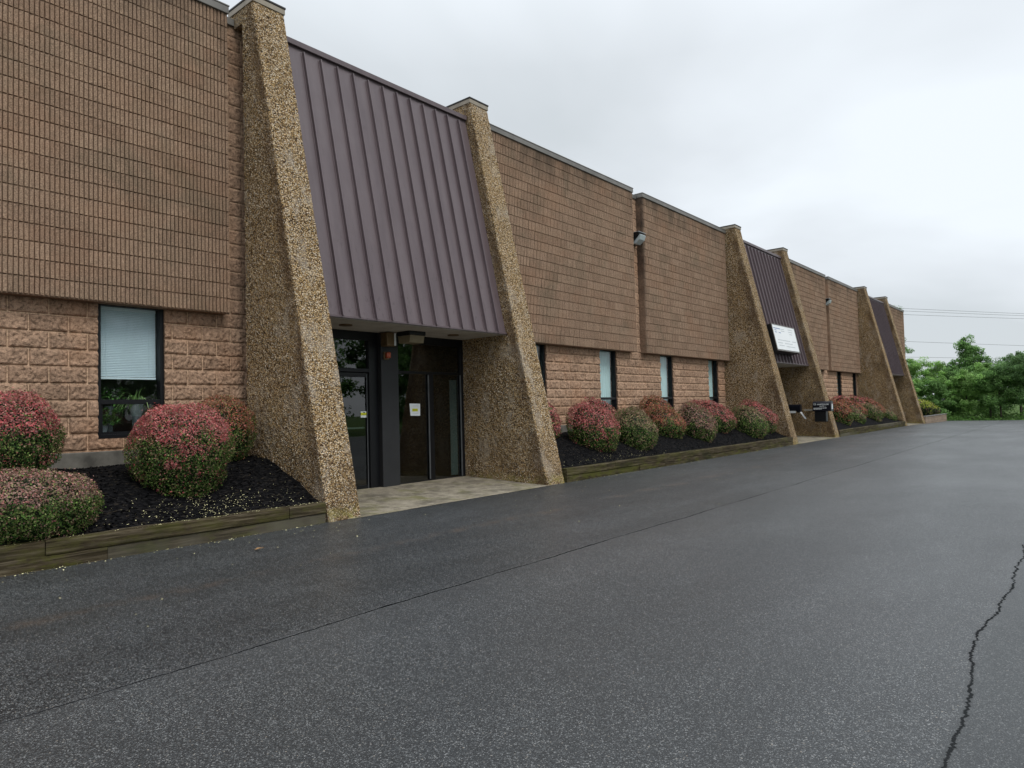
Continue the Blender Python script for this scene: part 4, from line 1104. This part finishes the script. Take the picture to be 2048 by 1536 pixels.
for (x, y, s, a, lb) in [(3.62, -3.02, .06, .4, 'single tan dead leaf lying on the asphalt beyond the nearest timber')]:
    t = MB(); V = [(x - s, y - s * .2, .012), (x - s * .2, y - s * .45, .022), (x + s, y, .014), (x - s * .1, y + s * .4, .024), (x, y, .012)]
    t.add(V, [(0, 1, 4), (1, 2, 4), (2, 3, 4), (3, 0, 4)]); tag(t.build('dead_leaf', M['dead']), lb, 'leaf')

# overhead cables beyond the building
def cable(p, q, label):
    p = Vector(p); q = Vector(q); d = q - p; a = p - d * 2.2; b = q + d * 2.5
    pts = []
    for k in range(25):
        s = k / 24; v = a.lerp(b, s); v.z -= .25 * 4 * (s * (1 - s)) - .25 * .9; pts.append(v)
    o = MB().tube(pts, .017, 6).build('power_line', M['wire']); tag(o, label, 'cable', 'overhead power lines behind the trees')
def ws(y1, z1, y2, z2):
    k = (z1 - 1.31) / (z2 - 1.31); return (75, y1, z1), (75 * k, -9.36 + (y2 + 9.36) * k, z1)
for (a_, lb) in [((4.06, 10.12, -5.17, 8.60), 'topmost of the overhead cables at the right'), ((3.96, 9.86, -5.17, 8.42), 'second overhead cable from the top, just under the topmost'),
              ((3.91, 9.51, -5.15, 8.16), 'third overhead cable from the top'), ((3.60, 6.88, -5.05, 5.80), 'overhead cable crossing the tip of the pointed tree'),
              ((3.83, 5.41, -5.0, 4.66), 'lowest overhead cable, just above the treetops')]:
    cable(*ws(*a_), lb)

# ------------------------------------------------------------------ sky and light
w = bpy.data.worlds.new('World'); scene.world = w; w.use_nodes = True
nt = w.node_tree; nt.nodes.clear()
def N(t_, **k):
    o = nt.nodes.new(t_)
    for a, v in k.items(): setattr(o, a, v)
    return o
Lk = nt.links.new
out = N('ShaderNodeOutputWorld'); bg = N('ShaderNodeBackground'); Lk(bg.outputs[0], out.inputs[0]); bg.inputs[1].default_value = .1
sky = N('ShaderNodeTexSky', sky_type='NISHITA'); sky.sun_disc = False; sky.sun_elevation = R(55); sky.sun_rotation = R(200)
tc = N('ShaderNodeTexCoord')
sepd = N('ShaderNodeSeparateXYZ'); Lk(tc.outputs['Generated'], sepd.inputs[0])
def mth(op, a, b=None, clamp=False):
    o = N('ShaderNodeMath', operation=op, use_clamp=clamp)
    for i, v in enumerate((a, b)):
        if v is None: continue
        if isinstance(v, (int, float)): o.inputs[i].default_value = v
        else: Lk(v, o.inputs[i])
    return o.outputs[0]
# project the view direction on a cloud layer
zz = mth('ADD', mth('MAXIMUM', sepd.outputs[2], 0.0), .22)
cx = mth('DIVIDE', sepd.outputs[0], zz); cy = mth('DIVIDE', sepd.outputs[1], zz)
cv = N('ShaderNodeCombineXYZ'); Lk(cx, cv.inputs[0]); Lk(cy, cv.inputs[1])
n1 = N('ShaderNodeTexNoise'); n1.inputs['Scale'].default_value = .62; n1.inputs['Detail'].default_value = 5; n1.inputs['Roughness'].default_value = .48; n1.inputs['Distortion'].default_value = .35
mp = N('ShaderNodeMapping'); mp.inputs['Location'].default_value = (0.3, 5.1, 0); Lk(cv.outputs[0], mp.inputs[0]); Lk(mp.outputs[0], n1.inputs['Vector'])
cr = N('ShaderNodeValToRGB'); Lk(n1.outputs['Fac'], cr.inputs[0])
el = cr.color_ramp.elements; el[0].position = .36; el[0].color = (.53, .57, .60, 1); el[1].position = .64; el[1].color = (.74, .79, .835, 1)
e2 = cr.color_ramp.elements.new(.50); e2.color = (.635, .675, .715, 1)
# overcast skies are brighter overhead
zr = N('ShaderNodeMapRange'); Lk(sepd.outputs[2], zr.inputs[0]); zr.inputs[1].default_value = .45; zr.inputs[2].default_value = 1.0; zr.inputs[3].default_value = 10.0; zr.inputs[4].default_value = 21.0
mv = N('ShaderNodeVectorMath', operation='SCALE'); Lk(cr.outputs[0], mv.inputs[0]); Lk(zr.outputs[0], mv.inputs['Scale'])
mxn = N('ShaderNodeMix', data_type='RGBA'); mxn.inputs[0].default_value = .96; Lk(sky.outputs[0], mxn.inputs[6]); Lk(mv.outputs[0], mxn.inputs[7]); Lk(mxn.outputs[2], bg.inputs[0])

sl = bpy.data.lights.new('sun', 'SUN'); sl.energy = 1.1; sl.angle = R(24); sl.color = (1, .97, .92)
so = bpy.data.objects.new('sun', sl); link(so)
az, elv = R(-96), R(52)      # light comes from over the camera's shoulder, a little from behind
dirv = Vector((math.cos(az) * math.cos(elv), math.sin(az) * math.cos(elv), math.sin(elv)))
so.rotation_euler = dirv.to_track_quat('Z', 'Y').to_euler(); so.location = (0, -20, 30)
sky.sun_rotation = math.atan2(dirv.x, dirv.y)

# ------------------------------------------------------------------ camera
th, pi_, ro = R(39.97936659), R(2.17897413), R(-1.50216385)
F_ = Vector((math.cos(th) * math.cos(pi_), math.sin(th) * math.cos(pi_), math.sin(pi_)))
R0 = Vector((math.sin(th), -math.cos(th), 0)); U0 = R0.cross(F_)
R1 = R0 * math.cos(ro) + U0 * math.sin(ro); U1 = -R0 * math.sin(ro) + U0 * math.cos(ro)
cam = bpy.data.cameras.new('camera'); cam.lens = 1379.343 * 36 / 2048; cam.sensor_width = 36; cam.clip_end = 2000; cam.clip_start = .05
co = bpy.data.objects.new('camera', cam); link(co)
mm = Matrix((( R1.x, U1.x, -F_.x, 0), (R1.y, U1.y, -F_.y, -9.3591), (R1.z, U1.z, -F_.z, 1.31), (0, 0, 0, 1)))
co.matrix_world = mm
scene.camera = co
scene.view_settings.view_transform = 'Standard'; scene.view_settings.look = 'None'; scene.view_settings.exposure = 0.33; scene.view_settings.gamma = 1
scene.cycles.max_bounces = 8; scene.cycles.transparent_max_bounces = 12
